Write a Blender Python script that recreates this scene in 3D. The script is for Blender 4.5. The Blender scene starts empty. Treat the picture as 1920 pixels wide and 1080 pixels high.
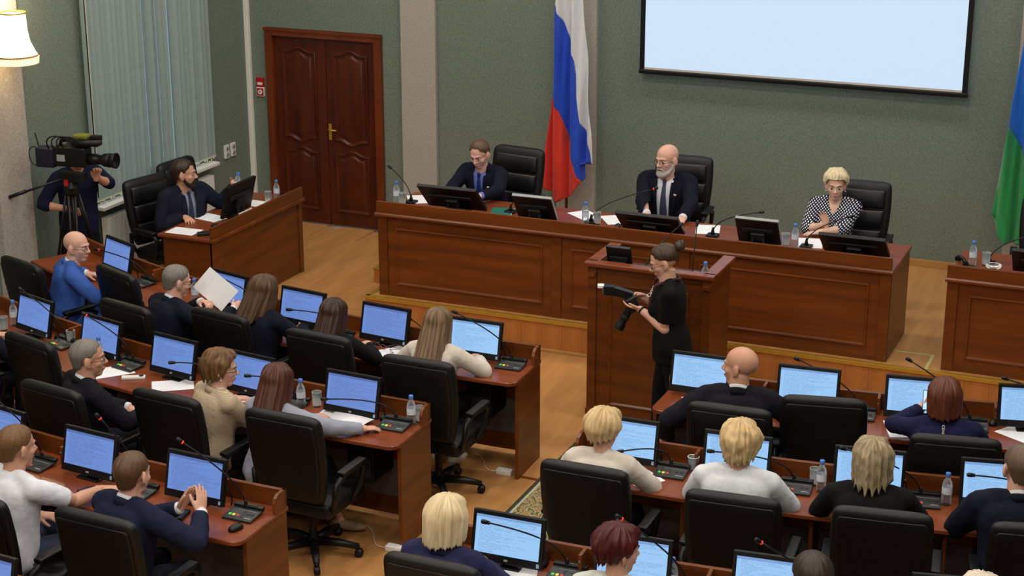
import bpy, bmesh, math, random
from mathutils import Vector as V, Matrix as M, noise as mnoise
random.seed(7)
S = bpy.context.scene
COL = S.collection
pi = math.pi
R_ = math.radians

# ------------------------------------------------------------------ camera
cd = bpy.data.cameras.new('camera'); cam = bpy.data.objects.new('camera', cd); COL.objects.link(cam)
cd.sensor_width = 36; cd.lens = 60.49; cd.clip_end = 100
_r = V((0.920330, 0.391141, -0.000732)); _u = V((-0.118326, 0.280197, 0.952622)); _w = V((-0.372815, 0.876640, -0.304156))
cam.matrix_world = M(((_r.x, _u.x, -_w.x, 10.1365), (_r.y, _u.y, -_w.y, -16.3308), (_r.z, _u.z, -_w.z, 5.1968), (0, 0, 0, 1)))
S.camera = cam
# ------------------------------------------------------------------ world, exposure
wd = bpy.data.worlds.new('world'); S.world = wd; wd.use_nodes = True
_b = wd.node_tree.nodes['Background']; _b.inputs[0].default_value = (0.62, 0.78, 1.0, 1); _b.inputs[1].default_value = 1.2
S.view_settings.view_transform = 'Standard'; S.view_settings.look = 'None'
S.view_settings.exposure = 0.0; S.view_settings.gamma = 1.0; S.view_settings.use_curve_mapping = False
LAMP_W = 52.0          # watts for each ceiling lamp
LAMP_COL = (1.0, 0.95, 0.88)
CEIL = 6.4

# ------------------------------------------------------------------ helpers
def lin(c):
    return tuple(((x/255)/12.92 if x/255 <= .04045 else ((x/255+.055)/1.055)**2.4) for x in c)

class MB:
    def __init__(s): s.v = []; s.f = []
    def add(s, vs, fs):
        o = len(s.v); s.v += [V(p) for p in vs]; s.f += [tuple(i+o for i in f) for f in fs]; return s
    def xf(s, m):
        s.v = [m @ p for p in s.v]; return s
    def join(s, o): return s.add(o.v, o.f)
    def box(s, lo, hi, m=None):
        x0, y0, z0 = lo; x1, y1, z1 = hi
        vs = [V(p) for p in ((x0,y0,z0),(x1,y0,z0),(x1,y1,z0),(x0,y1,z0),(x0,y0,z1),(x1,y0,z1),(x1,y1,z1),(x0,y1,z1))]
        if m: vs = [m @ p for p in vs]
        return s.add(vs, [(3,2,1,0),(4,5,6,7),(0,1,5,4),(1,2,6,5),(2,3,7,6),(3,0,4,7)])
    def rbox(s, lo, hi, b=.01, seg=2, m=None):
        bm = bmesh.new(); bmesh.ops.create_cube(bm, size=1)
        for v in bm.verts:
            v.co = V(((lo[0]+hi[0])/2+v.co.x*(hi[0]-lo[0]), (lo[1]+hi[1])/2+v.co.y*(hi[1]-lo[1]), (lo[2]+hi[2])/2+v.co.z*(hi[2]-lo[2])))
        bmesh.ops.bevel(bm, geom=bm.edges[:], offset=b, segments=seg, profile=.6, affect='EDGES')
        vs = [(m @ v.co if m else v.co.copy()) for v in bm.verts]; bm.verts.index_update()
        fs = [tuple(v.index for v in f.verts) for f in bm.faces]; bm.free()
        return s.add(vs, fs)
    def rings(s, rs, cap=True, close=False):
        n = len(rs[0]); vs = [p for r in rs for p in r]; fs = []
        k = len(rs)
        for i in range(k if close else k-1):
            a = i*n; b = ((i+1) % k)*n
            for j in range(n): fs.append((a+j, a+(j+1) % n, b+(j+1) % n, b+j))
        if cap and not close:
            fs.append(tuple(range(n-1, -1, -1))); fs.append(tuple((k-1)*n+j for j in range(n)))
        return s.add(vs, fs)
    def tube(s, pts, rad, n=10, close=False, flat=1.0, up=None):
        pts = [V(p) for p in pts]; k = len(pts)
        if not hasattr(rad, '__len__'): rad = [rad]*k
        rs = []; prev = None
        for i, p in enumerate(pts):
            if close: t = pts[(i+1) % k]-pts[i-1]
            else: t = pts[min(i+1, k-1)]-pts[max(i-1, 0)]
            if t.length < 1e-9: t = V((0,0,1))
            t.normalize()
            ref = up if up is not None else prev
            if ref is None or abs(ref.dot(t)) > .98: ref = V((0,0,1)) if abs(t.z) < .9 else V((0,1,0))
            x = (ref - t*ref.dot(t)).normalized(); y = t.cross(x); prev = x
            rs.append([p + (x*math.cos(a)*flat + y*math.sin(a))*rad[i] for a in (2*pi*j/n for j in range(n))])
        return s.rings(rs, cap=not close, close=close)
    def capsule(s, a, b, ra, rb, n=12):
        a = V(a); b = V(b); d = b-a; L = d.length; d.normalize()
        P = []; Q = []
        for q in (-.98, -.8, -.45): P.append(a+d*ra*q); Q.append(ra*math.sqrt(1-q*q))
        P += [a, a.lerp(b, .5), b]; Q += [ra, (ra+rb)/2, rb]
        for q in (.45, .8, .98): P.append(b+d*rb*q); Q.append(rb*math.sqrt(1-q*q))
        return s.tube(P, Q, n)
    def ell(s, c, r, m=None, nu=16, nv=10):
        c = V(c); rs = []
        for i in range(1, nv):
            t = pi*i/nv
            rs.append([V((r[0]*math.sin(t)*math.cos(a), r[1]*math.sin(t)*math.sin(a), r[2]*math.cos(t))) for a in (2*pi*j/nu for j in range(nu))])
        n = nu; vs = [p for q in rs for p in q]+[V((0,0,r[2])), V((0,0,-r[2]))]; fs = []
        for i in range(len(rs)-1):
            for j in range(n): fs.append((i*n+j, (i+1)*n+j, (i+1)*n+(j+1) % n, i*n+(j+1) % n))
        T = len(vs)-2
        for j in range(n):
            fs.append((T, j, (j+1) % n)); fs.append((T+1, (len(rs)-1)*n+(j+1) % n, (len(rs)-1)*n+j))
        if m: vs = [m @ p for p in vs]
        return s.add([c+p for p in vs], fs)
    def lathe(s, prof, n=20, c=(0,0,0), cap=True):
        c = V(c)
        return s.rings([[c+V((r*math.cos(a), r*math.sin(a), z)) for a in (2*pi*j/n for j in range(n))] for r, z in prof], cap=cap)
    def prism(s, poly, z0, z1):
        n = len(poly)
        vs = [V((p[0], p[1], z0)) for p in poly]+[V((p[0], p[1], z1)) for p in poly]
        return s.add(vs, [tuple(range(n-1, -1, -1)), tuple(range(n, 2*n))]+[(i, (i+1) % n, n+(i+1) % n, n+i) for i in range(n)])
    def mesh(s, name, smooth=False):
        me = bpy.data.meshes.new(name); me.from_pydata([tuple(p) for p in s.v], [], s.f); me.validate(); me.update()
        if len(s.f) < 6000:
            bm = bmesh.new(); bm.from_mesh(me); bmesh.ops.recalc_face_normals(bm, faces=bm.faces[:]); bm.to_mesh(me); bm.free()
        if smooth: me.shade_smooth()
        return me

def link(name, data, mat=None, parent=None, mw=None):
    o = bpy.data.objects.new(name, data); COL.objects.link(o)
    if mat is not None and data is not None and not data.materials: data.materials.append(mat)
    if parent is not None: o.parent = parent
    if mw is not None:
        if parent is None: o.matrix_world = mw
        else: o.matrix_local = mw
    return o
def obj(name, mb, mat, parent=None, smooth=False, mw=None, auto=None):
    me = mb.mesh(name, smooth or auto is not None)
    if auto is not None:
        me.update()
        try: me.set_sharp_from_angle(angle=R_(auto))
        except Exception: pass
    return link(name, me, mat, parent, mw)
def tag(o, label, cat, group=None):
    o['label'] = label; o['category'] = cat
    if group: o['group'] = group
    return o
def thing(name, label, cat, mw=None, group=None):
    o = bpy.data.objects.new(name, None); COL.objects.link(o); o.empty_display_size = .1
    if mw is not None: o.matrix_world = mw
    return tag(o, label, cat, group)
def struct(name, mb, mat, parent=None, **k):
    o = obj(name, mb, mat, parent, **k)
    if parent is None: o['kind'] = 'structure'
    return o
def copy_tree(o, parent=None):
    c = o.copy(); COL.objects.link(c); c.parent = parent
    for ch in list(o.children): copy_tree(ch, c)
    return c
def place(proto, used, label, mw, group=None):
    """first call uses the prototype itself, later calls copy it with its parts"""
    if not used: o = proto; used.append(1)
    else: o = copy_tree(proto)
    o.matrix_world = mw; o['label'] = label
    if group: o['group'] = group
    return o
def TR(x, y, z, a=0.0): return M.Translation((x, y, z)) @ M.Rotation(a, 4, 'Z')
def frame(o, x, y, z):
    return M(((x.x,y.x,z.x,o.x),(x.y,y.y,z.y,o.y),(x.z,y.z,z.z,o.z),(0,0,0,1)))
def bez(a, b, c, d, n=14):
    a, b, c, d = V(a), V(b), V(c), V(d)
    return [a*(1-t)**3+b*3*t*(1-t)**2+c*3*t*t*(1-t)+d*t**3 for t in (i/n for i in range(n+1))]
def interp(tab, x):
    ks = sorted(tab)
    if x <= ks[0]: return tab[ks[0]]
    for a, b in zip(ks, ks[1:]):
        if x <= b:
            t = (x-a)/(b-a); t = t*t*(3-2*t); return tab[a]*(1-t)+tab[b]*t
    return tab[ks[-1]]

# ------------------------------------------------------------------ materials
def mat(name, col, rough=.5, metal=0.0, var=0.0, scale=(6,6,6), bump=0.0, bscale=60.0, spec=.5, coord='Object', col2=None, detail=3.0, sheen=0.0, rnd=0.0, coat=0.0, trans=0.0, ior=1.45, sss=0.0):
    m = bpy.data.materials.new(name); m.use_nodes = True; nt = m.node_tree; N = nt.nodes; L = nt.links
    p = N['Principled BSDF']; c = lin(col)
    p.inputs['Base Color'].default_value = (*c, 1); p.inputs['Roughness'].default_value = rough; p.inputs['Metallic'].default_value = metal
    p.inputs['Specular IOR Level'].default_value = spec; p.inputs['IOR'].default_value = ior
    p.inputs['Transmission Weight'].default_value = trans; p.inputs['Coat Weight'].default_value = coat; p.inputs['Sheen Weight'].default_value = sheen
    if sss: p.inputs['Subsurface Weight'].default_value = sss; p.inputs['Subsurface Radius'].default_value = (.02,.008,.004)
    tc = N.new('ShaderNodeTexCoord')
    last = None
    if var or col2:
        mp = N.new('ShaderNodeMapping'); mp.inputs['Scale'].default_value = scale; L.new(tc.outputs[coord], mp.inputs[0])
        nz = N.new('ShaderNodeTexNoise'); nz.inputs['Scale'].default_value = 1.0; nz.inputs['Detail'].default_value = detail; L.new(mp.outputs[0], nz.inputs[0])
        cr = N.new('ShaderNodeValToRGB'); cr.color_ramp.elements[0].position = .3; cr.color_ramp.elements[1].position = .7
        if col2: a, b = lin(col), lin(col2)
        else: a, b = tuple(x*(1-var) for x in c), tuple(min(1, x*(1+var)) for x in c)
        cr.color_ramp.elements[0].color = (*a, 1); cr.color_ramp.elements[1].color = (*b, 1)
        L.new(nz.outputs['Fac'], cr.inputs[0]); last = cr.outputs[0]
    if rnd:
        oi = N.new('ShaderNodeObjectInfo'); mr = N.new('ShaderNodeMapRange'); mr.inputs[3].default_value = 1-rnd; mr.inputs[4].default_value = 1+rnd
        L.new(oi.outputs['Random'], mr.inputs[0]); hs = N.new('ShaderNodeHueSaturation'); L.new(mr.outputs[0], hs.inputs['Value'])
        if last is not None: L.new(last, hs.inputs['Color'])
        else: hs.inputs['Color'].default_value = (*c, 1)
        last = hs.outputs[0]
    if last is not None: L.new(last, p.inputs['Base Color'])
    if bump:
        nb = N.new('ShaderNodeTexNoise'); nb.inputs['Scale'].default_value = bscale; nb.inputs['Detail'].default_value = 2.0; L.new(tc.outputs[coord], nb.inputs[0])
        bp = N.new('ShaderNodeBump'); bp.inputs['Strength'].default_value = bump; bp.inputs['Distance'].default_value = .01
        L.new(nb.outputs['Fac'], bp.inputs['Height']); L.new(bp.outputs[0], p.inputs['Normal'])
    return m

def emit(name, col, strength):
    m = bpy.data.materials.new(name); m.use_nodes = True; p = m.node_tree.nodes['Principled BSDF']
    p.inputs['Base Color'].default_value = (*lin(col), 1); p.inputs['Emission Color'].default_value = (*lin(col), 1); p.inputs['Emission Strength'].default_value = strength
    return m

W_GREEN = mat('wall_green', (104,115,105), .95, col2=(126,137,126), var=.1, scale=(45,45,45), bump=.6, bscale=130, spec=.15, detail=6)
W_PALE = mat('pilaster_pale', (152,146,138), .95, col2=(186,181,172), scale=(80,80,80), bump=.5, bscale=160, spec=.15, detail=6)
W_PLAIN = mat('wall_plain', (190,186,176), .9, var=.05, scale=(3,3,3), spec=.2)
CHERRY = mat('cherry_wood', (85,42,13), .34, col2=(113,59,20), scale=(1.2,1.2,14), bump=.03, bscale=90, spec=.45, detail=5)
CHERRY_H = mat('cherry_wood_long', (91,45,14), .34, col2=(119,62,23), scale=(1.0,9,14), bump=.03, bscale=90, spec=.45, detail=5)
CHERRY_T = mat('cherry_top', (108,50,24), .3, col2=(132,66,34), scale=(2.0,9,9), spec=.5, detail=5)
DOORW = mat('door_mahogany', (62,22,10), .32, col2=(86,34,16), scale=(9,9,1.0), spec=.45, detail=5)
DOORF = mat('door_frame_wood', (92,40,16), .32, col2=(116,54,24), scale=(6,6,1.5), spec=.45, detail=5)
LAM = mat('laminate_floor', (166,116,66), .34, col2=(190,138,84), scale=(9,.9,3), spec=.45, detail=5, rnd=.025, coord='Object')
LAMW = mat('laminate_field', (168,118,68), .36, col2=(188,136,82), scale=(9,.9,3), spec=.45, detail=5)
RISER = mat('riser_board', (160,100,48), .42, col2=(178,114,58), scale=(14,3,1.4), spec=.35, detail=5, rnd=.05)
GOLD = mat('brass_trim', (196,156,62), .35, metal=.6, var=.06, scale=(30,30,30))
PALEW = mat('pale_wood_trim', (176,128,72), .45, var=.08, scale=(8,2,8))
WHITEP = mat('white_plastic', (222,222,216), .45, var=.02, scale=(9,9,9))
BLIND = mat('blind_fabric', (166,182,176), .85, var=.05, scale=(2,2,18), spec=.1)
_n = BLIND.node_tree; _tr = _n.nodes.new('ShaderNodeBsdfTranslucent'); _tr.inputs[0].default_value = (*lin((150,176,180)), 1); _mx = _n.nodes.new('ShaderNodeMixShader'); _mx.inputs[0].default_value = .3
_n.links.new(_n.nodes['Principled BSDF'].outputs[0], _mx.inputs[1]); _n.links.new(_tr.outputs[0], _mx.inputs[2]); _n.links.new(_mx.outputs[0], _n.nodes['Material Output'].inputs[0])
LEATH = mat('black_leather', (13,13,14), .46, var=.2, scale=(5,5,5), bump=.12, bscale=240, spec=.42)
LEATHF = mat('black_leather_cushion', (15,15,18), .36, var=.2, scale=(5,5,5), bump=.10, bscale=240, spec=.45)
BLKP = mat('black_plastic', (14,14,16), .42, var=.1, scale=(9,9,9), spec=.4)
DKP = mat('dark_grey_plastic', (38,38,40), .5, var=.08, scale=(9,9,9), spec=.35)
GREYP = mat('grey_plastic', (150,152,152), .45, var=.04, scale=(9,9,9))
METAL = mat('steel', (170,170,172), .3, metal=.9, var=.04, scale=(9,9,9))
PAPER = mat('paper', (232,232,234), .85, var=.015, scale=(12,12,12), spec=.2)
CAPB = mat('blue_cap', (70,120,200), .4, var=.04, scale=(20,20,20))
PLAST = mat('clear_plastic', (236,244,250), .06, trans=.95, ior=1.14, var=.01, scale=(4,4,4))
GLASS = mat('clear_glass', (250,252,252), .03, trans=1.0, ior=1.12, var=.005, scale=(4,4,4))
WATER = mat('water', (235,245,250), .02, trans=1.0, ior=1.33, var=.005, scale=(4,4,4))
def thin(m, tint, body):
    """thin-walled clear material: see-through sheet with a Fresnel gloss and a little milky body"""
    nt = m.node_tree; N = nt.nodes; L = nt.links; p = N['Principled BSDF']; p.inputs['Transmission Weight'].default_value = 0; p.inputs['Roughness'].default_value = .08
    t = N.new('ShaderNodeBsdfTransparent'); t.inputs[0].default_value = (*tint, 1); f = N.new('ShaderNodeFresnel'); f.inputs[0].default_value = 1.45
    a = N.new('ShaderNodeMath'); a.operation = 'ADD'; a.inputs[1].default_value = body; L.new(f.outputs[0], a.inputs[0])
    x = N.new('ShaderNodeMixShader'); L.new(a.outputs[0], x.inputs[0]); L.new(t.outputs[0], x.inputs[1]); L.new(p.outputs[0], x.inputs[2]); L.new(x.outputs[0], N['Material Output'].inputs[0])
thin(GLASS, (.98,.99,.99), .0); thin(PLAST, (.95,.97,.99), .05)
LABELM = mat('bottle_label', (206,214,226), .6, var=.12, scale=(50,50,90))
REDP = mat('red_plastic', (170,26,22), .4, var=.05, scale=(20,20,20))
GREENF = mat('green_folder', (28,104,88), .5, var=.06, scale=(20,20,20))
REDLED = emit('red_led', (220,50,30), .55)
MARBLE = mat('wood_dark_inside', (60,28,14), .6, var=.1, scale=(4,4,4))
GREYPANEL = mat('grey_board', (96,84,84), .7, var=.06, scale=(6,6,6))
SKIN_F = {'fair': (208,160,138), 'pale': (216,174,152), 'tan': (198,148,122), 'pink': (212,164,144)}
SKIN = {k: mat('skin_'+k, v, .5, var=.05, scale=(14,14,14), spec=.35, sss=.06, bump=.04, bscale=300) for k, v in SKIN_F.items()}
LIPM = mat('lips', (150,74,66), .45, var=.04, scale=(30,30,30))
_cloth = {}
def cloth(col, rough=.85, bump=.25, bs=45, var=.10):
    k = (col, rough, bump, bs)
    if k not in _cloth: _cloth[k] = mat('cloth_%d_%d_%d' % col, col, rough, var=var, scale=(9,9,9), bump=bump, bscale=bs, spec=.2)
    return _cloth[k]
_hair = {}
def hairmat(c1, c2, fine=False):
    if (c1, c2, fine) in _hair: return _hair[(c1, c2, fine)]
    m = mat('hair_%d_%d_%d' % c1, c1, .42, col2=c2, scale=(46,2.2,1) if not fine else (130,26,1), coord='UV', spec=.4, detail=4)
    nt = m.node_tree; N = nt.nodes; L = nt.links
    tc = N.new('ShaderNodeTexCoord'); mp = N.new('ShaderNodeMapping'); mp.inputs['Scale'].default_value = (120,3,1) if not fine else (180,40,1); L.new(tc.outputs['UV'], mp.inputs[0])
    nz = N.new('ShaderNodeTexNoise'); nz.inputs['Scale'].default_value = 1; nz.inputs['Detail'].default_value = 3; L.new(mp.outputs[0], nz.inputs[0])
    bp = N.new('ShaderNodeBump'); bp.inputs['Strength'].default_value = .2 if fine else .55; bp.inputs['Distance'].default_value = .006; L.new(nz.outputs['Fac'], bp.inputs['Height'])
    L.new(bp.outputs[0], N['Principled BSDF'].inputs['Normal'])
    _hair[(c1, c2, fine)] = m; return m

def dots_mat():
    m = mat('polka_dots', (20,24,44), .8, spec=.2); nt = m.node_tree; N = nt.nodes; L = nt.links; p = N['Principled BSDF']
    tc = N.new('ShaderNodeTexCoord'); vo = N.new('ShaderNodeTexVoronoi'); vo.voronoi_dimensions = '2D'; vo.inputs['Scale'].default_value = 52; vo.inputs['Randomness'].default_value = 0
    mp = N.new('ShaderNodeMapping'); mp.inputs['Rotation'].default_value = (R_(90), 0, R_(0)); L.new(tc.outputs['Object'], mp.inputs[0])
    m2 = N.new('ShaderNodeMapping'); m2.inputs['Rotation'].default_value = (0, 0, R_(45)); L.new(mp.outputs[0], m2.inputs[0]); L.new(m2.outputs[0], vo.inputs['Vector'])
    cr = N.new('ShaderNodeValToRGB'); cr.color_ramp.elements[0].position = .27; cr.color_ramp.elements[1].position = .31
    cr.color_ramp.elements[0].color = (*lin((226,226,230)), 1); cr.color_ramp.elements[1].color = (*lin((18,21,40)), 1)
    L.new(vo.outputs['Distance'], cr.inputs[0]); L.new(cr.outputs[0], p.inputs['Base Color'])
    return m
def stripe_cloth(name, c1, c2, sc):
    m = mat(name, c1, .85, spec=.2, bump=.3, bscale=60); nt = m.node_tree; N = nt.nodes; L = nt.links; p = N['Principled BSDF']
    tc = N.new('ShaderNodeTexCoord'); w = N.new('ShaderNodeTexWave'); w.bands_direction = 'Z'; w.inputs['Scale'].default_value = sc; w.inputs['Distortion'].default_value = 1.5; w.inputs['Detail'].default_value = 2
    L.new(tc.outputs['Object'], w.inputs[0]); cr = N.new('ShaderNodeValToRGB'); cr.color_ramp.elements[0].color = (*lin(c1), 1); cr.color_ramp.elements[1].color = (*lin(c2), 1)
    L.new(w.outputs['Fac'], cr.inputs[0]); L.new(cr.outputs[0], p.inputs['Base Color']); return m
def eye_mat():
    m = mat('eye', (225,220,214), .25); nt = m.node_tree; N = nt.nodes; L = nt.links; p = N['Principled BSDF']
    tc = N.new('ShaderNodeTexCoord'); sx = N.new('ShaderNodeSeparateXYZ'); L.new(tc.outputs['Generated'], sx.inputs[0])
    cr = N.new('ShaderNodeValToRGB'); e = cr.color_ramp.elements; e[0].position = .86; e[0].color = (*lin((214,206,200)), 1); e[1].position = .88; e[1].color = (*lin((52,44,40)), 1)
    L.new(sx.outputs['Y'], cr.inputs[0]); L.new(cr.outputs[0], p.inputs['Base Color']); return m
EYE = eye_mat()
def screen_mat(name, base, dark, strength, blocks=False):
    """page of text lines on a lit monitor screen (flat print)"""
    m = bpy.data.materials.new(name); m.use_nodes = True; nt = m.node_tree; N = nt.nodes; L = nt.links; p = N['Principled BSDF']
    p.inputs['Base Color'].default_value = (.01,.01,.012,1); p.inputs['Roughness'].default_value = .35
    tc = N.new('ShaderNodeTexCoord'); oi = N.new('ShaderNodeObjectInfo')
    sx = N.new('ShaderNodeSeparateXYZ'); L.new(tc.outputs['UV'], sx.inputs[0])
    def math_(op, a, b=None):
        n = N.new('ShaderNodeMath'); n.operation = op
        for i, q in enumerate((a, b)):
            if q is None: continue
            if isinstance(q, (int, float)): n.inputs[i].default_value = q
            else: L.new(q, n.inputs[i])
        return n.outputs[0]
    row = math_('MULTIPLY', sx.outputs['Y'], 24.0); fr = math_('FRACT', row); fl = math_('FLOOR', row)
    band = math_('LESS_THAN', fr, .5)
    cx = N.new('ShaderNodeCombineXYZ'); L.new(math_('MULTIPLY', sx.outputs['X'], 34.0), cx.inputs[0]); L.new(math_('MULTIPLY', fl, 7.31), cx.inputs[1]); L.new(math_('MULTIPLY', oi.outputs['Random'], 90.0), cx.inputs[2])
    nz = N.new('ShaderNodeTexNoise'); nz.inputs['Scale'].default_value = 1.0; nz.inputs['Detail'].default_value = 2; L.new(cx.outputs[0], nz.inputs[0])
    ch = math_('GREATER_THAN', nz.outputs['Fac'], .44)
    cl = N.new('ShaderNodeCombineXYZ'); L.new(math_('MULTIPLY', fl, 3.7), cl.inputs[1]); L.new(math_('MULTIPLY', oi.outputs['Random'], 50.0), cl.inputs[2])
    wn = N.new('ShaderNodeTexWhiteNoise'); L.new(cl.outputs[0], wn.inputs[0])
    ll = math_('LESS_THAN', sx.outputs['X'], math_('ADD', math_('MULTIPLY', wn.outputs['Value'], .75), .25))
    lm = math_('GREATER_THAN', sx.outputs['X'], .06)
    k = math_('MULTIPLY', math_('MULTIPLY', band, ch), math_('MULTIPLY', ll, lm))
    top = math_('GREATER_THAN', sx.outputs['Y'], .93)
    k = math_('MULTIPLY', k, math_('SUBTRACT', 1.0, top)); 
    mx = N.new('ShaderNodeMix'); mx.data_type = 'RGBA'; L.new(math_('MULTIPLY', k, .38), mx.inputs[0])
    mx.inputs[6].default_value = (*lin(base), 1); mx.inputs[7].default_value = (*lin(dark), 1)
    m2 = N.new('ShaderNodeMix'); m2.data_type = 'RGBA'; L.new(math_('MULTIPLY', top, .6), m2.inputs[0]); L.new(mx.outputs[2], m2.inputs[6]); m2.inputs[7].default_value = (*lin(dark), 1)
    L.new(m2.outputs[2], p.inputs['Emission Color']); p.inputs['Emission Strength'].default_value = strength
    return m
SCR_L = screen_mat('screen_dim', (122,158,236), (74,100,168), .74)  # dimming of screens seen at a slant, put into colour and strength
SCR_R = screen_mat('screen_bright', (160,208,255), (96,134,196), .9)

# ------------------------------------------------------------------ the room
XR = 12.1; YB = -20.0
ZS = .295                      # stage height
struct('floor', MB().box((-.3,YB-.3,-.2), (XR+.3,.3,-.012)), LAMW)
fl = bpy.data.objects['floor']
pk = MB().rbox((0,0,-.011), (.1926,1.3855,0), .0008, 1).mesh('plank'); pk.materials.append(LAM)
cnt = 0; fld = MB()
for i in range(64):
    x = i*.193
    off = (i % 3)*.46
    for j in range(-1, 15):
        y = -1.386*(j+1)+off
        y0 = y
        if x > XR-.2 or y0 > -.9 or y0 < YB: continue
        if -1.386+off-y0 < 1e-6 and off > 0:   # short end piece against the wall
            fld.box((x,y0+1.386,-.011), (x+.191,0,0))
        vis = 1.3 < x < 6.1 and -9.3 < y0 and cnt < 290
        if vis:
            o = link('plank', pk, None, fl); o.location = (x, y0, 0); cnt += 1
        else: fld.box((x,y0,-.011), (x+.1926,y0+1.3855,0))
o = obj('plank_field', fld, LAMW, fl); o['kind'] = 'stuff'

# back wall with two pilasters, door opening
DX0, DX1, DZ = .257, 1.686, 2.185
bw = MB()
bw.box((-.3,0,-.2), (DX0+.05,.3,CEIL)); bw.box((DX0+.05,0,DZ-.05), (DX1-.05,.3,CEIL)); bw.box((DX1-.05,0,-.2), (XR+.3,.3,CEIL))
struct('wall_back', bw, W_GREEN)
for i, (a, b) in enumerate(((1.93,2.335), (3.72,4.14), (8.28,8.70), (10.1,10.5))):
    struct('trim_%d' % (i+1), MB().box((a,-.05,0 if i == 0 else ZS), (b,.02,CEIL)), W_PALE)
# left wall with window opening
WY0, WY1, WZ0, WZ1 = -2.93, -.92, .85, 4.1
lw = MB(); lw.box((-.3,YB-.3,-.2), (0,WY0,CEIL)); lw.box((-.3,WY1,-.2), (0,.3,CEIL)); lw.box((-.3,WY0,-.2), (0,WY1,WZ0)); lw.box((-.3,WY0,WZ1), (0,WY1,CEIL))
struct('wall_left', lw, W_GREEN)
struct('trim_5', MB().box((-.02,-4.38,0), (.07,-3.93,CEIL)), W_PALE)
struct('trim_6', MB().box((-.02,-8.0,0), (.07,-7.5,CEIL)), W_PALE)
struct('wall_right', MB().box((XR,YB-.3,-.2), (XR+.3,.3,CEIL)), W_GREEN)
struct('wall_rear', MB().box((-.3,YB-.3,-.2), (XR+.3,YB,CEIL)), W_PLAIN)
struct('ceiling', MB().box((-.3,YB-.3,CEIL), (XR+.3,.3,CEIL+.2)), W_PLAIN)
# white cable duct in the corner
struct('trim_7', MB().rbox((.0,-.05,.0), (.055,0,CEIL), .006), WHITEP)
# window: frame, mullion, pane, sill, deep reveal
wn = struct('window_1', MB().box((-.22,WY0,WZ0), (-.16,WY0+.08,WZ1)).box((-.22,WY1-.08,WZ0), (-.16,WY1,WZ1)).box((-.22,WY0,WZ0), (-.16,WY1,WZ0+.08)).box((-.22,WY0,WZ1-.08), (-.16,WY1,WZ1)).box((-.22,-1.97,WZ0), (-.16,-1.89,WZ1)), WHITEP)
for a, b in ((WY0+.08,-1.97), (-1.89,WY1-.08)):
    obj('pane', MB().box((-.195,a,WZ0+.08), (-.185,b,WZ1-.08)), GLASS, wn)
obj('window_sill', MB().rbox((-.2,-2.99,.812), (.15,-.90,.85), .008), WHITEP, wn)
# vertical blinds: head rail, every slat, bottom chain weights
bl = thing('vertical_blinds', 'pale green vertical slat blinds covering the tall window on the left wall', 'blinds', TR(.06,WY0,0))
obj('head_rail', MB().box((-.03,-.05,3.98), (.03,2.06,4.05)), WHITEP, bl)
sl = MB(); prof = [(-.047+.094*k/6, .006*math.cos(pi*(k/6-.5))) for k in range(7)]
pl = [(x, y) for x, y in prof]+[(x, y-.0015) for x, y in reversed(prof)]
sl.prism(pl, .90, 3.98)
sm = sl.mesh('slat'); sm.materials.append(BLIND)
wt = MB().box((-.047,-.003,.885), (.047,.006,.905)).mesh('slat_weight'); wt.materials.append(mat('slat_weight', (190,190,168), .6, var=.05, scale=(20,20,20)))
NS = 25
for k in range(NS):
    y = -.03+2.07*k/(NS-1)
    a = R_(90)-R_(random.uniform(2,20))
    if k == 16: a = R_(90+24)
    if k in (11, 13): a = R_(90+18)
    o = link('slat', sm, None, bl, TR(0, y, 0, a)); link('slat_weight', wt, None, o)
ch = MB()
for k in range(NS*2): ch.ell((.02,.0+2.06*k/(NS*2),.875+.012*math.sin(k*1.7)), (.007,.014,.010), nu=6, nv=4)
obj('chain', ch, mat('bead_chain', (206,200,176), .5, var=.1, scale=(30,30,30)), bl)
obj('pull_cord', MB().tube([(.03,-.045,3.95),(.035,-.05,2.2),(.03,-.045,.95)], .006, 6), WHITEP, bl)
obj('pull_cord', MB().tube([(.05,-.075,3.95),(.05,-.08,2.2),(.05,-.075,.95)], .006, 6), BLKP, bl)
# radiator
rd = thing('radiator', 'white panelled radiator under the window behind the camera operator', 'radiator', TR(.04,-2.9,0))
rs = MB().rbox((0,0,.12), (.085,.074,.72), .008).mesh('section'); rs.materials.append(WHITEP)
for k in range(24): link('section', rs, None, rd, TR(0, k*.08, 0))
obj('pipe', MB().tube([(.04,-.02,.2),(.04,1.95,.2)], .014), WHITEP, rd); obj('bracket', MB().box((-.03,.02,.3), (.01,.06,.34)).box((-.03,1.8,.3), (.01,1.84,.34)), WHITEP, rd)
# sockets
for k, y in enumerate((-.545, -.415)):
    t = thing('wall_socket', ('white double socket on the left wall, nearer the window', 'white double socket on the left wall, nearer the corner duct')[k], 'socket', TR(.0,y,.87), 'white wall sockets beside the window')
    obj('plate', MB().rbox((0,-.045,-.075), (.025,.045,.075), .008), WHITEP, t)
    for z in (-.034, .034):
        q = obj('outlet', MB().lathe([(.026,0),(.026,.006),(.022,.008)], 14).xf(M.Translation((.024,0,z)) @ M.Rotation(pi/2, 4, 'Y')), GREYP, t)
        obj('hole', MB().lathe([(.004,0),(.004,.004)], 6).xf(M.Translation((.031,-.008,z)) @ M.Rotation(pi/2, 4, 'Y')).join(MB().lathe([(.004,0),(.004,.004)], 6).xf(M.Translation((.031,.008,z)) @ M.Rotation(pi/2, 4, 'Y'))), BLKP, q)
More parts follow.
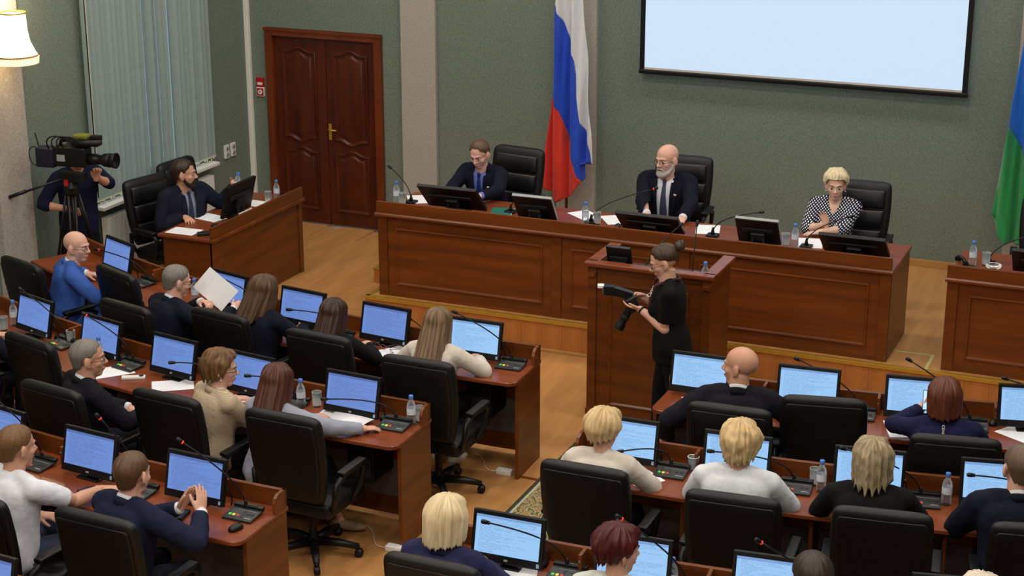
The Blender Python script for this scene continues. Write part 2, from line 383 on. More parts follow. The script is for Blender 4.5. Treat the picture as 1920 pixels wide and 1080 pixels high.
# fire alarm sign and call point
t = thing('fire_sign', 'red fire alarm plate with a white label beside the door', 'sign', TR(.155,-.004,1.56))
obj('plate', MB().rbox((-.05,-.012,-.052), (.052,.0,.052), .004), REDP, t); obj('label_strip', MB().box((-.034,-.0135,-.03), (.03,-.012,.0)), WHITEP, t)
t = thing('call_point', 'white framed red fire call point under the fire plate', 'call point', TR(.165,-.004,1.455))
obj('frame', MB().rbox((-.05,-.03,-.05), (.05,0,.05), .006), WHITEP, t); obj('face', MB().rbox((-.042,-.034,-.042), (.042,-.02,.042), .004), REDP, t)
obj('ring', MB().lathe([(.027,0),(.027,.004),(.012,.004),(.012,0)], 18).xf(M.Translation((0,-.034,0)) @ M.Rotation(pi/2, 4, 'X')), WHITEP, t)
# double door
d = struct('door_1', MB().box((DX0,-.05,0), (DX0+.085,.06,DZ)).box((DX1-.085,-.05,0), (DX1,.06,DZ)).box((DX0+.085,-.05,DZ-.085), (DX1-.085,.06,DZ)).box((DX0-.012,-.06,DZ-.03), (DX1+.012,-.03,DZ)), DOORF)
xm = (DX0+DX1)/2
def leaf(x0, x1):
    lf = obj('door_leaf', MB().box((x0,.0,.008), (x1,.045,DZ-.085)), DOORW, d)
    def panel(z0, z1, wt_, wb_):
        a, b = x0+.11, x1-.11
        def outline(ins, n=16):
            P = []
            A, B, C0, C1 = a+ins, b-ins, z0+ins, z1-ins
            for k in range(n+1):
                u = k/n; P.append((A+(B-A)*u, C1+wt_*(1-math.cos(2*pi*min(max((u-.12)/.76,0),1)))/2))
            for k in range(n+1):
                u = 1-k/n; P.append((A+(B-A)*u, C0-wb_*(1-math.cos(2*pi*min(max((u-.12)/.76,0),1)))/2))
            return P
        def ring(ins, y): return [V((x, y, z)) for x, z in outline(ins)]
        obj('moulding', MB().rings([ring(-.012,.0), ring(-.006,-.014), ring(.004,-.018), ring(.014,-.012), ring(.026,.0)], cap=False), DOORW, lf, auto=40)
        obj('raised_panel', MB().rings([ring(.05,.0), ring(.062,-.008), ring(.075,-.011)], cap=True), DOORW, lf, auto=40)
    panel(.98, 1.93, .05, .05) ; panel(.17, .82, .05, .0)
    return lf
l1 = leaf(DX0+.087, xm-.002); l2 = leaf(xm+.002, DX1-.087)
obj('meeting_strip', MB().rbox((xm-.03,-.015,.01), (xm+.02,.0,DZ-.087), .004), DOORW, l2)
h = obj('handle_plate', MB().rbox((xm+.032,-.014,.98), (xm+.068,0,1.16), .005), GOLD, l2)
obj('handle', MB().tube([(xm+.05,-.01,1.1),(xm+.05,-.05,1.1),(xm+.07,-.055,1.1),(xm+.15,-.055,1.098)], [.01,.01,.009,.008], 8), GOLD, h, smooth=True)
obj('threshold', MB().box((DX0+.05,-.03,0), (DX1-.05,.02,.012)), METAL, d)
# baseboards
struct('baseboard_back', MB().rbox((4.15,-.025,ZS), (8.28,0,ZS+.07), .005).rbox((8.70,-.025,ZS), (XR,0,ZS+.07), .005).rbox((2.98,-.025,ZS), (3.71,0,ZS+.07), .005), PALEW)
struct('baseboard_left', MB().rbox((0,-3.92,0), (.02,-2.95,.07), .005).rbox((0,-.9,0), (.02,-.06,.07), .005), PALEW)

# ------------------------------------------------------------------ ceiling lamps
lamp_used = []
cl = thing('ceiling_lamp', 'square white ceiling lamp panel', 'lamp')
obj('frame', MB().box((-.36,-.36,-.05), (.36,-.33,0)).box((-.36,.33,-.05), (.36,.36,0)).box((-.36,-.33,-.05), (-.33,.33,0)).box((.33,-.33,-.05), (.36,.33,0)), WHITEP, cl)
obj('diffuser', MB().box((-.33,-.33,-.02), (.33,.33,-.01)), emit('lamp_diffuser', (255,244,226), 3.0), cl)
ld = bpy.data.lights.new('lamp_light', 'AREA'); ld.shape = 'SQUARE'; ld.size = .66; ld.energy = LAMP_W; ld.color = LAMP_COL
lo = bpy.data.objects.new('lamp_light', ld); COL.objects.link(lo); lo.parent = cl; lo.location = (0,0,-.03)
k = 0
for yi in range(6):
    for xi in range(4):
        o = place(cl, lamp_used, 'square white ceiling lamp %s, row %s from the stage' % (('nearest the window wall','left of centre','right of centre','nearest the right wall')[xi], ('one','two','three','four','five','six')[yi]), TR(1.6+xi*2.95,-1.8-yi*3.1,CEIL), 'square ceiling lamps')

# ------------------------------------------------------------------ wall sconce
sc = thing('wall_sconce', 'lit cream fabric wall lamp with fringed shade on the pale pilaster', 'lamp', TR(.07,-4.25,2.5))
SH = emit('lampshade', (255,236,196), 3.6)
obj('lamp_shade', MB().lathe([(.185,.06),(.165,.10),(.13,.18),(.115,.28),(.11,.42)], 28, (.21,0,0), cap=False), SH, sc, smooth=True)
obj('trim_band', MB().lathe([(.188,.045),(.191,.055),(.188,.066)], 28, (.21,0,0), cap=False), PALEW, sc, smooth=True)
fr = MB()
for k in range(40):
    a = 2*pi*k/40; fr.tube([(.21+.186*math.cos(a), .186*math.sin(a), .05), (.21+.178*math.cos(a), .178*math.sin(a), -.01)], .013, 6)
obj('fringe', fr, emit('fringe', (250,230,190), .9), sc)
obj('top_ring', MB().tube([(.21+.115*math.cos(2*pi*k/20), .115*math.sin(2*pi*k/20), .43) for k in range(20)], .008, 6, close=True), GOLD, sc, smooth=True)
obj('arm', MB().tube([(0,0,.2),(.1,0,.16),(.21,0,.2),(.21,0,.3)], .012, 8), GOLD, sc, smooth=True); obj('back_plate', MB().lathe([(.06,0),(.05,.015),(.02,.02)], 20).xf(M.Translation((0,0,.2)) @ M.Rotation(pi/2, 4, 'Y')), GOLD, sc)
pl_ = bpy.data.lights.new('bulb', 'POINT'); pl_.energy = 22; pl_.color = (1,.8,.5); pl_.shadow_soft_size = .05
po = bpy.data.objects.new('bulb', pl_); COL.objects.link(po); po.parent = sc; po.location = (.21,0,.62)

# ------------------------------------------------------------------ stage
SX0, SY = 2.98, -2.942
st = struct('floor_stage', MB().box((SX0,SY+.02,.0), (XR,0,ZS-.012)), LAMW)
sp = MB().rbox((0,0,-.011), (.1926,1.454,0), .0008, 1).mesh('plank'); sp.materials.append(LAM)
for i in range(47):
    for j in range(2):
        o = link('plank', sp, None, st); o.location = (SX0+.002+i*.193, SY+.03+j*1.455, ZS)
rb = MB().rbox((.0005,0,0), (.1935,.018,ZS-.03), .0012, 1).mesh('riser_board'); rb.materials.append(RISER)
for i in range(47): o = link('riser_board', rb, None, st); o.location = (SX0+i*.194, SY, 0)
obj('stage_nosing', MB().rbox((SX0-.01,SY-.012,ZS-.03), (XR,SY+.035,ZS+.006), .004), GOLD, st)
obj('foot_strip', MB().rbox((SX0,SY-.02,0), (XR,SY,.03), .005), PALEW, st)
obj('side_board', MB().box((SX0-.012,SY,0), (SX0,0,ZS-.03)), RISER, st)
obj('side_nosing', MB().box((SX0-.012,SY,ZS-.03), (SX0+.03,0,ZS+.006)), GOLD, st)
stp = thing('stage_step', 'low wooden step with brass nosing at the side of the stage', 'step', TR(2.42,-1.72,0))
obj('body', MB().box((0,0,0), (.55,1.0,.14)), RISER, stp); obj('nosing', MB().box((-.008,-.008,.14), (.55,1.0,.155)), GOLD, stp)
TAPE = mat('tape', (178,178,116), .6, var=.08, scale=(20,20,20))
t = thing('floor_tape', 'pale yellow-green tape outline on the stage right of the long table', 'tape', TR(0,0,ZS+.001))
obj('strip', MB().box((7.76,-2.56,0), (8.1,-2.535,.001)), TAPE, t); obj('strip', MB().box((8.075,-2.9,0), (8.1,-2.56,.001)), TAPE, t)

# ------------------------------------------------------------------ long panelled tables
def panel_desk(name, label, x0, x1, yF, yB, z0, ztop, zlip, bays, rail_ret=True):
    t = thing(name, label, 'desk', TR(0,0,0))
    w = .03
    obj('front_panel', MB().box((x0+.03,yF+.03,z0), (x1-.03,yF+.06,ztop-.03)), CHERRY_H, t)
    obj('plinth', MB().box((x0+.01,yF+.02,z0), (x1-.01,yF+.05,z0+.06)), CHERRY_H, t)
    for xx in (x0, x1-w): obj('end_panel', MB().box((xx,yF+.02,z0), (xx+w,yB,ztop-.03)), CHERRY, t)
    obj('tabletop', MB().rbox((x0-.01,yF+.02,ztop-.03), (x1+.012,yB+.01,ztop), .008), CHERRY_T, t)
    obj('front_rail', MB().rbox((x0-.005,yF,ztop-.005), (x1+.0,yF+.028,zlip), .006), CHERRY_H, t)
    m = MB(); 
    prof = [(yF+.03,ztop-.035),(yF-.005,ztop-.035),(yF-.02,ztop-.022),(yF-.02,ztop-.008),(yF-.008,ztop+.004),(yF+.03,ztop+.004)]
    m.rings([[V((x, y, z)) for y, z in prof] for x in (x0-.014, x1+.012)])
    obj('moulding', m, CHERRY_H, t)
    n = len(bays)
    for xx in sorted({q for b in bays for q in b}): obj('stile', MB().rbox((xx-.045,yF+.012,z0), (xx+.045,yF+.04,ztop-.035), .004), CHERRY, t)
    for a, b in bays:
        A, B, C, D = a+.13, b-.13, z0+.11, ztop-.13
        def ring(i, y): return [V((A+i,y,C+i)), V((B-i,y,C+i)), V((B-i,y,D-i)), V((A+i,y,D-i))]
        obj('panel_moulding', MB().rings([ring(0,yF+.031), ring(.004,yF+.016), ring(.016,yF+.014), ring(.028,yF+.031)], cap=False), CHERRY_H, t)
    return t
PT = 1.083; PL = 1.192
panel_desk('presidium_desk', 'long cherry wood table with panelled front on the stage', 3.073, 7.755, -2.872, -2.06, ZS, PT, PL, [(3.12,4.83),(4.83,6.0),(6.0,7.71)])
panel_desk('side_desk', 'cherry wood desk on the stage at the right edge of the picture', 8.20, 10.6, -2.872, -2.02, ZS, PT, PL, [(8.245,10.55)])
# secretary desk beside the window, facing right
t = thing('secretary_desk', 'plain cherry wood desk of the bearded man near the window', 'desk', TR(0,0,0))
obj('front_panel', MB().box((1.545,-3.30,0), (1.57,-1.66,.75)), CHERRY, t)
obj('tabletop', MB().rbox((.99,-3.34,.745), (1.60,-1.64,.775), .008), CHERRY_T, t)
obj('front_rail', MB().rbox((1.565,-3.33,.77), (1.592,-1.645,.89), .006), CHERRY, t)
obj('moulding', MB().rbox((1.58,-3.345,.742), (1.612,-1.632,.776), .008), CHERRY_H, t)
obj('stile', MB().rbox((1.556,-1.72,0), (1.582,-1.65,.745), .004), CHERRY, t)
for y in (-3.30, -1.69): obj('end_panel', MB().box((1.03,y,0), (1.56,y+.03,.746)), CHERRY, t)
# podium
PX0, PX1, PY0, PY1, PZ = 5.637, 6.685, -4.328, -3.74, 1.32
t = thing('podium', 'cherry wood speaker podium with panelled front before the long table', 'podium', TR(0,0,0))
obj('front_panel', MB().box((PX0+.05,PY0+.05,0), (PX1-.05,PY0+.08,PZ-.03)), CHERRY, t)
for xx in (PX0+.035, PX1-.065): obj('side_panel', MB().box((xx,PY0+.05,0), (xx+.03,PY1,PZ-.03)), CHERRY, t)
for xx in (PX0+.025, PX1-.095):
    q = obj('corner_post', MB().rbox((xx,PY0+.03,0), (xx+.07,PY0+.085,PZ-.03), .005), CHERRY, t)
    obj('block', MB().rbox((xx+.008,PY0+.012,PZ-.12), (xx+.062,PY0+.04,PZ-.085), .006), CHERRY_H, q); obj('foot', MB().rbox((xx-.006,PY0+.02,0), (xx+.076,PY0+.09,.10), .005), CHERRY, q)
obj('top_rail', MB().rbox((PX0,PY0,PZ-.035), (PX1,PY0+.10,PZ), .01), CHERRY_T, t)
for xx in (PX0, PX1-.10): obj('side_rail', MB().rbox((xx,PY0+.06,PZ-.035), (xx+.10,PY1+.02,PZ), .01), CHERRY_T, t)
obj('shelf', MB().box((PX0+.06,PY0+.07,PZ-.17), (PX1-.06,PY1,PZ-.145)), MARBLE, t)
A, B, C, D = PX0+.20, PX1-.20, .14, PZ-.16
def ring(i, y): return [V((A+i,y,C+i)), V((B-i,y,C+i)), V((B-i,y,D-i)), V((A+i,y,D-i))]
obj('panel_moulding', MB().rings([ring(0,PY0+.051), ring(.004,PY0+.036), ring(.016,PY0+.034), ring(.028,PY0+.051)], cap=False), CHERRY_H, t)

# ------------------------------------------------------------------ projection screen

def projected():
    m = mat('projected_page', (70,76,84), .9, var=.01, scale=(1,1,1)); p = m.node_tree.nodes['Principled BSDF']
    p.inputs['Emission Color'].default_value = (*lin((203,224,247)), 1); p.inputs['Emission Strength'].default_value = .96; return m
ps = thing('projection_screen', 'large pale blue lit projection screen with black border on the back wall', 'screen', TR(0,-.1,0))
obj('screen_surface', MB().box((4.626+.05,-.0,2.05), (7.848-.05,.006,4.4)), projected(), ps)
obj('border', MB().box((4.626,-.003,2.03), (4.676,.01,4.45)).box((7.798,-.003,2.03), (7.848,.01,4.45)).box((4.626,-.003,4.4), (7.848,.01,4.45)), BLKP, ps)
obj('lower_margin', MB().box((4.676,-.004,2.045), (7.798,.008,2.066)), mat('margin', (196,190,184), .8, var=.02, scale=(4,4,4)), ps)
obj('bottom_bar', MB().rbox((4.62,-.018,2.0), (7.855,.02,2.046), .012), BLKP, ps)
obj('case', MB().rbox((4.55,-.05,4.45), (7.92,.08,4.58), .02), WHITEP, ps)

# ------------------------------------------------------------------ flags
def flag(name, label, y, strips, pole):
    """strips: list of (name, material, table z->x left, table z->x right, z top, z bottom)"""
    f = thing(name, label, 'flag', TR(pole[0], y, ZS))
    def fold(x, z):
        q = (x-pole[0]); return .055*math.sin(q*34+z*.5)+.022*math.sin(q*71+1.0-z*1.3)
    for nm, mt, tl, tr, z0, z1 in strips:
        n = 60; m = 22; rows = []
        for i in range(n+1):
            z = z0+(z1-z0)*i/n
            a = linear(tl, z); b = max(linear(tr, z), a+.0005)
            rows.append([V((a+(b-a)*j/m-pole[0], fold(a+(b-a)*j/m, z)-.05, z-ZS)) for j in range(m+1)])
        vs = [p for r in rows for p in r]; fs = []
        k = m+1
        for i in range(n):
            for j in range(m): fs.append((i*k+j, i*k+j+1, (i+1)*k+j+1, (i+1)*k+j))
        o = obj(nm, MB().add(vs, fs), mt, f, smooth=True)
        sd = o.modifiers.new('s', 'SOLIDIFY'); sd.thickness = .004
    obj('pole', MB().tube([(0,.03,.03),(0,.03,2.9)], .016, 10), CHERRY, f, smooth=True); obj('finial', MB().lathe([(.012,2.9),(.03,2.95),(.02,3.02),(.004,3.08)], 12, (0,.03,0)), GOLD, f, smooth=True)
    obj('base', MB().lathe([(.17,0),(.17,.02),(.05,.05),(.03,.12)], 20, (0,.03,0)), CHERRY, f, smooth=True)
    return f
def linear(tab, x):
    ks = sorted(tab)
    if x <= ks[0]: return tab[ks[0]]
    for a, b in zip(ks, ks[1:]):
        if x <= b: return tab[a]+(tab[b]-tab[a])*(x-a)/(b-a)
    return tab[ks[-1]]
FW = mat('flag_white', (214,214,216), .75, var=.02, scale=(9,9,9), sheen=.2); FB = mat('flag_blue', (22,70,190), .7, var=.04, scale=(9,9,9), sheen=.2); FR = mat('flag_red', (206,46,28), .7, var=.04, scale=(9,9,9), sheen=.2)
FB2 = mat('flag_sky_blue', (22,104,198), .7, var=.04, scale=(9,9,9), sheen=.2); FG = mat('flag_green', (32,140,74), .7, var=.04, scale=(9,9,9), sheen=.2)
xl = {.69:3.83,.78:3.73,.85:3.695,1.10:3.715,1.60:3.765,2.0:3.79,2.4:3.815,2.75:3.86,3.1:3.89}
rb_ = {.80:4.06,.89:4.115,1.0:4.06,1.15:4.0,1.3:3.965,1.5:3.92,1.62:3.87,1.72:3.775}
bw_ = {1.10:4.25,1.25:4.21,1.5:4.10,1.75:4.065,2.0:4.06,2.15:4.045,2.3:3.985,2.45:3.93,2.6:3.86,2.68:3.83}
xr_ = {1.10:4.262,1.4:4.235,1.8:4.19,2.2:4.15,2.75:4.10,3.1:4.07}
flag('draped_flag', 'draped white, blue and red flag behind the long table', -.33, [
    ('red_stripe', FR, xl, {.66:3.86,.72:3.99,.80:4.06,.89:4.115,1.0:4.06,1.15:4.0,1.3:3.965,1.5:3.92,1.62:3.87,1.72:3.775}, 1.72, .66),
    ('blue_stripe', FB, {.89:4.115,1.0:4.06,1.15:4.0,1.3:3.965,1.5:3.92,1.62:3.87,1.72:3.775,1.8:3.78,2.0:3.79,2.4:3.815,2.68:3.85}, {.89:4.12,.92:4.14,1.08:4.135,1.085:4.24,1.10:4.25,1.25:4.21,1.5:4.10,1.75:4.065,2.0:4.06,2.15:4.045,2.3:3.985,2.45:3.93,2.6:3.86,2.68:3.855}, 2.68, .89),
    ('white_stripe', FW, {1.10:4.25,1.25:4.21,1.5:4.10,1.75:4.065,2.0:4.06,2.15:4.045,2.3:3.985,2.45:3.93,2.6:3.86,2.68:3.85,2.75:3.86,3.1:3.89}, xr_, 3.1, 1.10)], (3.93,))
flag('draped_flag', 'draped blue and green flag cut by the right edge of the picture', -.33, [
    ('green_stripe', FG, {.72:8.33,.80:8.26,.98:8.19,1.3:8.225,1.82:8.29}, {.72:8.5,.9:8.72,1.2:8.62,1.5:8.46,1.7:8.36,1.82:8.295}, 1.82, .72),
    ('blue_stripe', FB2, {.9:8.72,1.2:8.62,1.5:8.46,1.7:8.36,1.82:8.292,2.0:8.30,2.3:8.32,2.6:8.345,3.1:8.40}, {.9:8.725,1.3:8.80,2.0:8.76,2.4:8.70,2.6:8.60,3.1:8.42}, 3.1, .9),
    ('red_stripe', FR, {1.3:8.80,2.0:8.76,2.4:8.70,2.6:8.60,3.1:8.425}, {1.3:8.805,2.0:8.84,2.6:8.78,3.1:8.6}, 3.1, 1.3)], (8.55,))

# ------------------------------------------------------------------ curved desk rows
CL_, RL_ = V((5.28,4.84)), (10.01,11.38,12.99,14.55)
CR_, RR_ = V((6.81,4.76)), (10.0,11.33,12.93)
def row(b, i): return (CL_, RL_[i]) if b == 'L' else (CR_, RR_[i])
def SP(b, i, arc, r, z=0.0):
    C, R = row(b, i); a = arc/R; return V((C.x+(R+r)*math.sin(a), C.y-(R+r)*math.cos(a), z))
def SF(b, i, arc, r=0.0, z=0.0, turn=0.0):
    """frame at a seat: +Y to the stage, +X to the right"""
    C, R = row(b, i); return M.Translation(SP(b, i, arc, r, z)) @ M.Rotation(arc/R+turn, 4, 'Z')
DT = .78; LT = .90; DD = .52
def arcsolid(b, i, a0, a1, prof, n=None):
    n = n or max(2, int(abs(a1-a0)/.12))
    return MB().rings([[SP(b, i, a0+(a1-a0)*k/n, r, z) for r, z in prof] for k in range(n+1)])
def curved_desk(b, i, a0, a1, free, label, dividers):
    t = thing('curved_desk', label, 'desk', TR(0,0,0), 'curved rows of delegate desks')
    sgn = 1 if free == 'R' else -1
    e = a1 if free == 'R' else a0
    out = []
    n = int((a1-a0)/.1); rc = .07
    back = [(a0+(a1-a0)*k/n, -.035) for k in range(n+1)]
    front = [(a1+(a0-a1)*k/n, DD) for k in range(n+1)]
    if free == 'R':
        front = [(a1-rc+rc*math.cos(q), DD-rc+rc*math.sin(q)) for q in (R_(x) for x in range(0, 91, 15))]+[p for p in front if p[0] < a1-rc-.01]
    else:
        front = [p for p in front if p[0] > a0+rc+.01]+[(a0+rc-rc*math.sin(q), DD-rc+rc*math.cos(q)) for q in (R_(x) for x in range(0, 91, 15))]
    poly = [SP(b, i, *p) for p in back+front]
    # edge rounded by three stacked outlines
    cen = SP(b, i, (a0+a1)/2, DD/2)
    m = MB(); N = len(poly)
    C_, R0 = row(b, i)
    def shrink(d): 
        res = []
        for k in range(N):
            p0, p1, p2 = poly[k-1], poly[k], poly[(k+1) % N]
            tg = (p2-p0).normalized(); nr = V((tg.y, -tg.x, 0)); res.append(p1+nr*d)
        return res
    def sh(d, z): return [V((p.x, p.y, z)) for p in shrink(d)]
    m.rings([sh(.006,DT-.032), sh(0,DT-.026), sh(0,DT-.006), sh(.006,DT)])
    obj('tabletop', m, CHERRY_T, t)
    obj('back_rail', arcsolid(b, i, a0, a1, [(-.02,DT-.002),(.0,DT-.002),(.002,LT-.004),(-.002,LT),(-.02,LT),(-.022,LT-.004)]), CHERRY, t)
    obj('front_panel', arcsolid(b, i, a0+.02, a1-.02, [(.0,.04),(.02,.04),(.02,DT-.03),(.0,DT-.03)]), CHERRY, t)
    obj('modesty_board', arcsolid(b, i, a0+.03, a1-.03, [(.025,.18),(.03,.18),(.03,.46),(.025,.46)]), GREYPANEL, t)
    for ee in (a0, a1):
        s = 1 if ee == a0 else -1
        F = SF(b, i, ee)
        obj('end_panel', MB().box((0 if s > 0 else -.026, -.44, 0), (.026 if s > 0 else 0, .015, DT-.03), F), CHERRY, t)
        rr = MB(); P = [(.018,DT-.002),(-.11,DT-.002),(-.11,LT-.05),(-.095,LT-.018),(-.06,LT),(.018,LT)]
        rr.rings([[F @ V((x, y, z)) for y, z in P] for x in ((0,.022) if s > 0 else (-.022,0))])
        obj('rail_return', rr, CHERRY_H, t)
    for dv in dividers:
        F = SF(b, i, dv)
        q = obj('divider', MB().rbox((-.011,-.10,DT), (.011,0,LT), .006, 2, F), CHERRY_H, t)
        obj('screw', MB().lathe([(.008,0),(.007,.004)], 8).xf(F @ M.Translation((0,-.101,LT-.04)) @ M.Rotation(pi/2, 4, 'X')), METAL, q)
        obj('leg_panel', MB().box((-.012,-.40,0), (.012,.0,DT-.03), F), CHERRY, t)
    return t
curved_desk('L', 0, -4.75, .33, 'R', 'curved cherry desk, front row of the left block', (-3.45,-2.05,-.55))
curved_desk('L', 1, -4.6, .08, 'R', 'curved cherry desk, second row of the left block', (-3.15,-1.6))
curved_desk('L', 2, -4.4, -.11, 'R', 'curved cherry desk, third row of the left block', (-2.6,-1.75))
curved_desk('L', 3, -4.2, -.45, 'R', 'curved cherry desk, rearmost row of the left block at the lower left corner', ())
curved_desk('R', 0, -.13, 3.5, 'L', 'curved cherry desk, front row of the right block', (.55,1.33,2.1))
curved_desk('R', 1, -.33, 3.5, 'L', 'curved cherry desk, second row of the right block', (.47,1.24,2.0))
curved_desk('R', 2, -.5, 3.5, 'L', 'curved cherry desk, third row of the right block at the lower edge', (.3,1.02))
# floor: rug, boxes, strip
RUG = mat('rug_field', (132,128,98), .95, col2=(178,172,140), scale=(9,9,9), spec=.05, bump=.3, bscale=200, detail=4)
def rugmat():
    m = mat('rug_pattern', (140,134,100), .95, spec=.05, bump=.3, bscale=220); nt = m.node_tree; N = nt.nodes; L = nt.links
    tc = N.new('ShaderNodeTexCoord'); w = N.new('ShaderNodeTexWave'); w.inputs['Scale'].default_value = 5; w.inputs['Distortion'].default_value = 14; w.inputs['Detail'].default_value = 3; w.inputs['Detail Scale'].default_value = 2.2
    L.new(tc.outputs['Object'], w.inputs[0]); cr = N.new('ShaderNodeValToRGB'); e = cr.color_ramp.elements
    e[0].color = (*lin((96,92,58)), 1); e[1].color = (*lin((176,170,140)), 1); e[0].position = .2; e[1].position = .5; q = e.new(.85); q.color = (*lin((150,120,76)), 1)
    L.new(w.outputs['Fac'], cr.inputs[0]); L.new(cr.outputs[0], N['Principled BSDF'].inputs['Base Color']); return m
rg = thing('patterned_rug', 'olive and cream patterned runner rug with dark edge in the aisle', 'rug', TR(5.76,-12.0,0))
obj('field', MB().box((.05,.05,0), (.95,7.4,.008)), rugmat(), rg)
obj('border', MB().box((0,0,0), (.03,7.45,.009)).box((.97,0,0), (1.0,7.45,.009)).box((.03,7.42,0), (.97,7.45,.009)), mat('rug_edge', (48,52,36), .95, var=.1, scale=(40,40,40)), rg)
obj('inner_band', MB().box((.03,.0,0), (.05,7.42,.0085)).box((.95,0,0), (.97,7.42,.0085)), mat('rug_band', (168,166,140), .95, var=.1, scale=(40,40,40)), rg)
for k, (x, y, w) in enumerate(((5.49,-5.55,'front'), (5.31,-7.0,'second'))):
    t = thing('floor_box', 'small white floor power box at the aisle end of the %s left desk' % w, 'power box', TR(x,y,0), 'white floor power boxes')
    obj('case', MB().rbox((-.06,-.03,0), (.06,.03,.04), .008), WHITEP, t); obj('cable', MB().tube(bez((-.06,0,.015),(-.2,-.05,.01),(-.2,.2,.01),(-.35,.25,.012)), .0022, 6), WHITEP, t)
struct('trim_8', MB().rbox((5.6,-5.57,0), (5.76,-5.54,.006), .002), CHERRY)
struct('trim_9', MB().rbox((2.3,-2.56,0), (2.97,-2.53,.006), .002), PALEW)
for k, (i, a, w) in enumerate(((0,-.02,'front'), (1,-.28,'second'))):
    t = thing('computer_case', 'black computer case under the aisle end of the %s left desk' % w, 'computer', SF('L', i, a, .2), 'computer cases under the left desks')
    obj('body', MB().rbox((-.10,-.12,.40), (.10,.16,.74), .006), BLKP, t); obj('grille', MB().box((-.08,-.123,.43), (.08,-.12,.56)), DKP, t)
# ------------------------------------------------------------------ office chair (prototype)
def sring(cx, cy, z, w, th, n=28, e=4.0, tilt=0.0):
    P = []
    for j in range(n):
        a = 2*pi*j/n; c, s_ = math.cos(a), math.sin(a)
        x = w*math.copysign(abs(c)**(2/e), c); y = th*math.copysign(abs(s_)**(2/e), s_)
        P.append(V((cx+x, cy+y, z+y*tilt)))
    return P
def make_chair():
    t = thing('office_chair', 'black leather office chair', 'chair')
    def yc(v): return -.20-.075*v-.035*math.sin(v*pi)*0-.02*v*v
    zz = lambda v: .50+.63*v
    ws = {0:.225,.12:.255,.4:.278,.7:.284,.9:.278,.95:.270,.98:.252,1.0:.20}
    ts = {0:.03,.06:.045,.5:.05,.9:.05,.96:.043,.985:.030,1.0:.008}
    vv = [0,.03,.08,.2,.35,.5,.65,.8,.88,.92,.95,.97,.985,.995,1.0]
    obj('backrest', MB().rings([sring(0, yc(v)-.016*math.cos(0), zz(v), linear(ws, v), linear(ts, v)) for v in vv]), LEATH, t, smooth=True)
    b2 = [.04,.05,.07,.3,.6,.8,.88,.905,.915]
    obj('back_panel', MB().rings([sring(0, yc(v)-.016-.042, zz(v), linear(ws, v)-.028-(.016 if v in (.04,.915) else .005 if v in (.05,.905) else 0), .0155 if .05 < v < .905 else .011) for v in b2]), LEATH, t, smooth=True)
    for v0, v1, d in ((.06,.34,.034), (.36,.62,.036), (.64,.90,.032)):
        q = [0,.04,.12,.5,.88,.96,1.0]
        obj('cushion', MB().rings([sring(0, yc(v0+(v1-v0)*k)+.03, zz(v0+(v1-v0)*k), linear(ws, v0+(v1-v0)*k)-.05-(.02 if k in (0,1.0) else 0), d*(.35 if k in (0,1.0) else .8 if k in (.04,.96) else 1)) for k in q]), LEATHF, t, smooth=True)
    obj('seat', MB().rbox((-.26,-.21,.37), (.26,.27,.485), .045, 4), LEATH, t, smooth=True)
    for s_ in (-1, 1):
        o = obj('armrest', MB().tube([(s_*.255,-.16,.42),(s_*.30,-.20,.52),(s_*.31,-.19,.63),(s_*.31,-.08,.675),(s_*.31,.10,.67),(s_*.305,.17,.63),(s_*.29,.14,.50),(s_*.255,.08,.42)], [.018,.02,.022,.024,.024,.022,.02,.018], 10), BLKP, t, smooth=True)
        obj('arm_pad', MB().rbox((s_*.31-.032,-.14,.675), (s_*.31+.032,.15,.705), .012, 3), LEATH, o, smooth=True)
    obj('gas_column', MB().lathe([(.05,.37),(.05,.33),(.028,.31),(.028,.12),(.04,.11),(.04,.07)], 16), BLKP, t, smooth=True)
    bs = obj('star_base', MB().lathe([(.05,.07),(.055,.10),(.04,.13)], 16), BLKP, t, smooth=True)
    for k in range(5):
        a = 2*pi*k/5+.3; c, s_ = math.cos(a), math.sin(a)
        obj('base_arm', MB().tube([(.03*c,.03*s_,.10),(.18*c,.18*s_,.095),(.31*c,.31*s_,.075)], [.034,.028,.02], 8), BLKP, bs, smooth=True)
        obj('caster', MB().lathe([(.01,-.022),(.028,-.02),(.03,0),(.028,.02),(.01,.022)], 12).xf(M.Translation((.31*c,.31*s_,.031)) @ M.Rotation(a, 4, 'Z') @ M.Rotation(pi/2, 4, 'X')).tube([(.31*c,.31*s_,.04),(.31*c,.31*s_,.08)], .008, 6), BLKP, bs, smooth=True)
    return t
chair0 = make_chair(); chair_used = []
def chair(label, mw, group): return place(chair0, chair_used, label, mw, group)

# people are described first, so that their things can name them
D_ = {
 'P1': 'the bald man in the bright blue suit', 'P2': 'the grey-haired man reading a sheet', 'P3': 'the brown-haired woman beside the man reading',
 'P4': 'the woman with dark brown hair, front left row', 'P5': 'the long-haired woman in the cream jacket', 'P0': 'the dark suit cut by the left edge',
 'P6': 'the grey-haired man with clasped hands', 'P7': 'the woman in the beige tweed jacket', 'P8': 'the auburn-haired woman in pale grey',
 'P9': 'the man in the white short-sleeved shirt', 'P10': 'the young man with steepled hands', 'P11': 'the bald man in front right row',
 'P12': 'the red-brown-haired woman with a phone', 'P13': 'the person in red at right edge', 'P14': 'the blonde woman in the cream jacket',
 'P15': 'the blonde woman in the white jacket', 'P16': 'the grey-blonde woman in black', 'P17': 'the dark-suited man at right edge',
 'P18': 'the blonde bob woman in navy', 'P19': 'the dark red-haired woman', 'P20': 'the dark-haired man at the lower edge', 'P21': 'the pale head at the lower edge'}
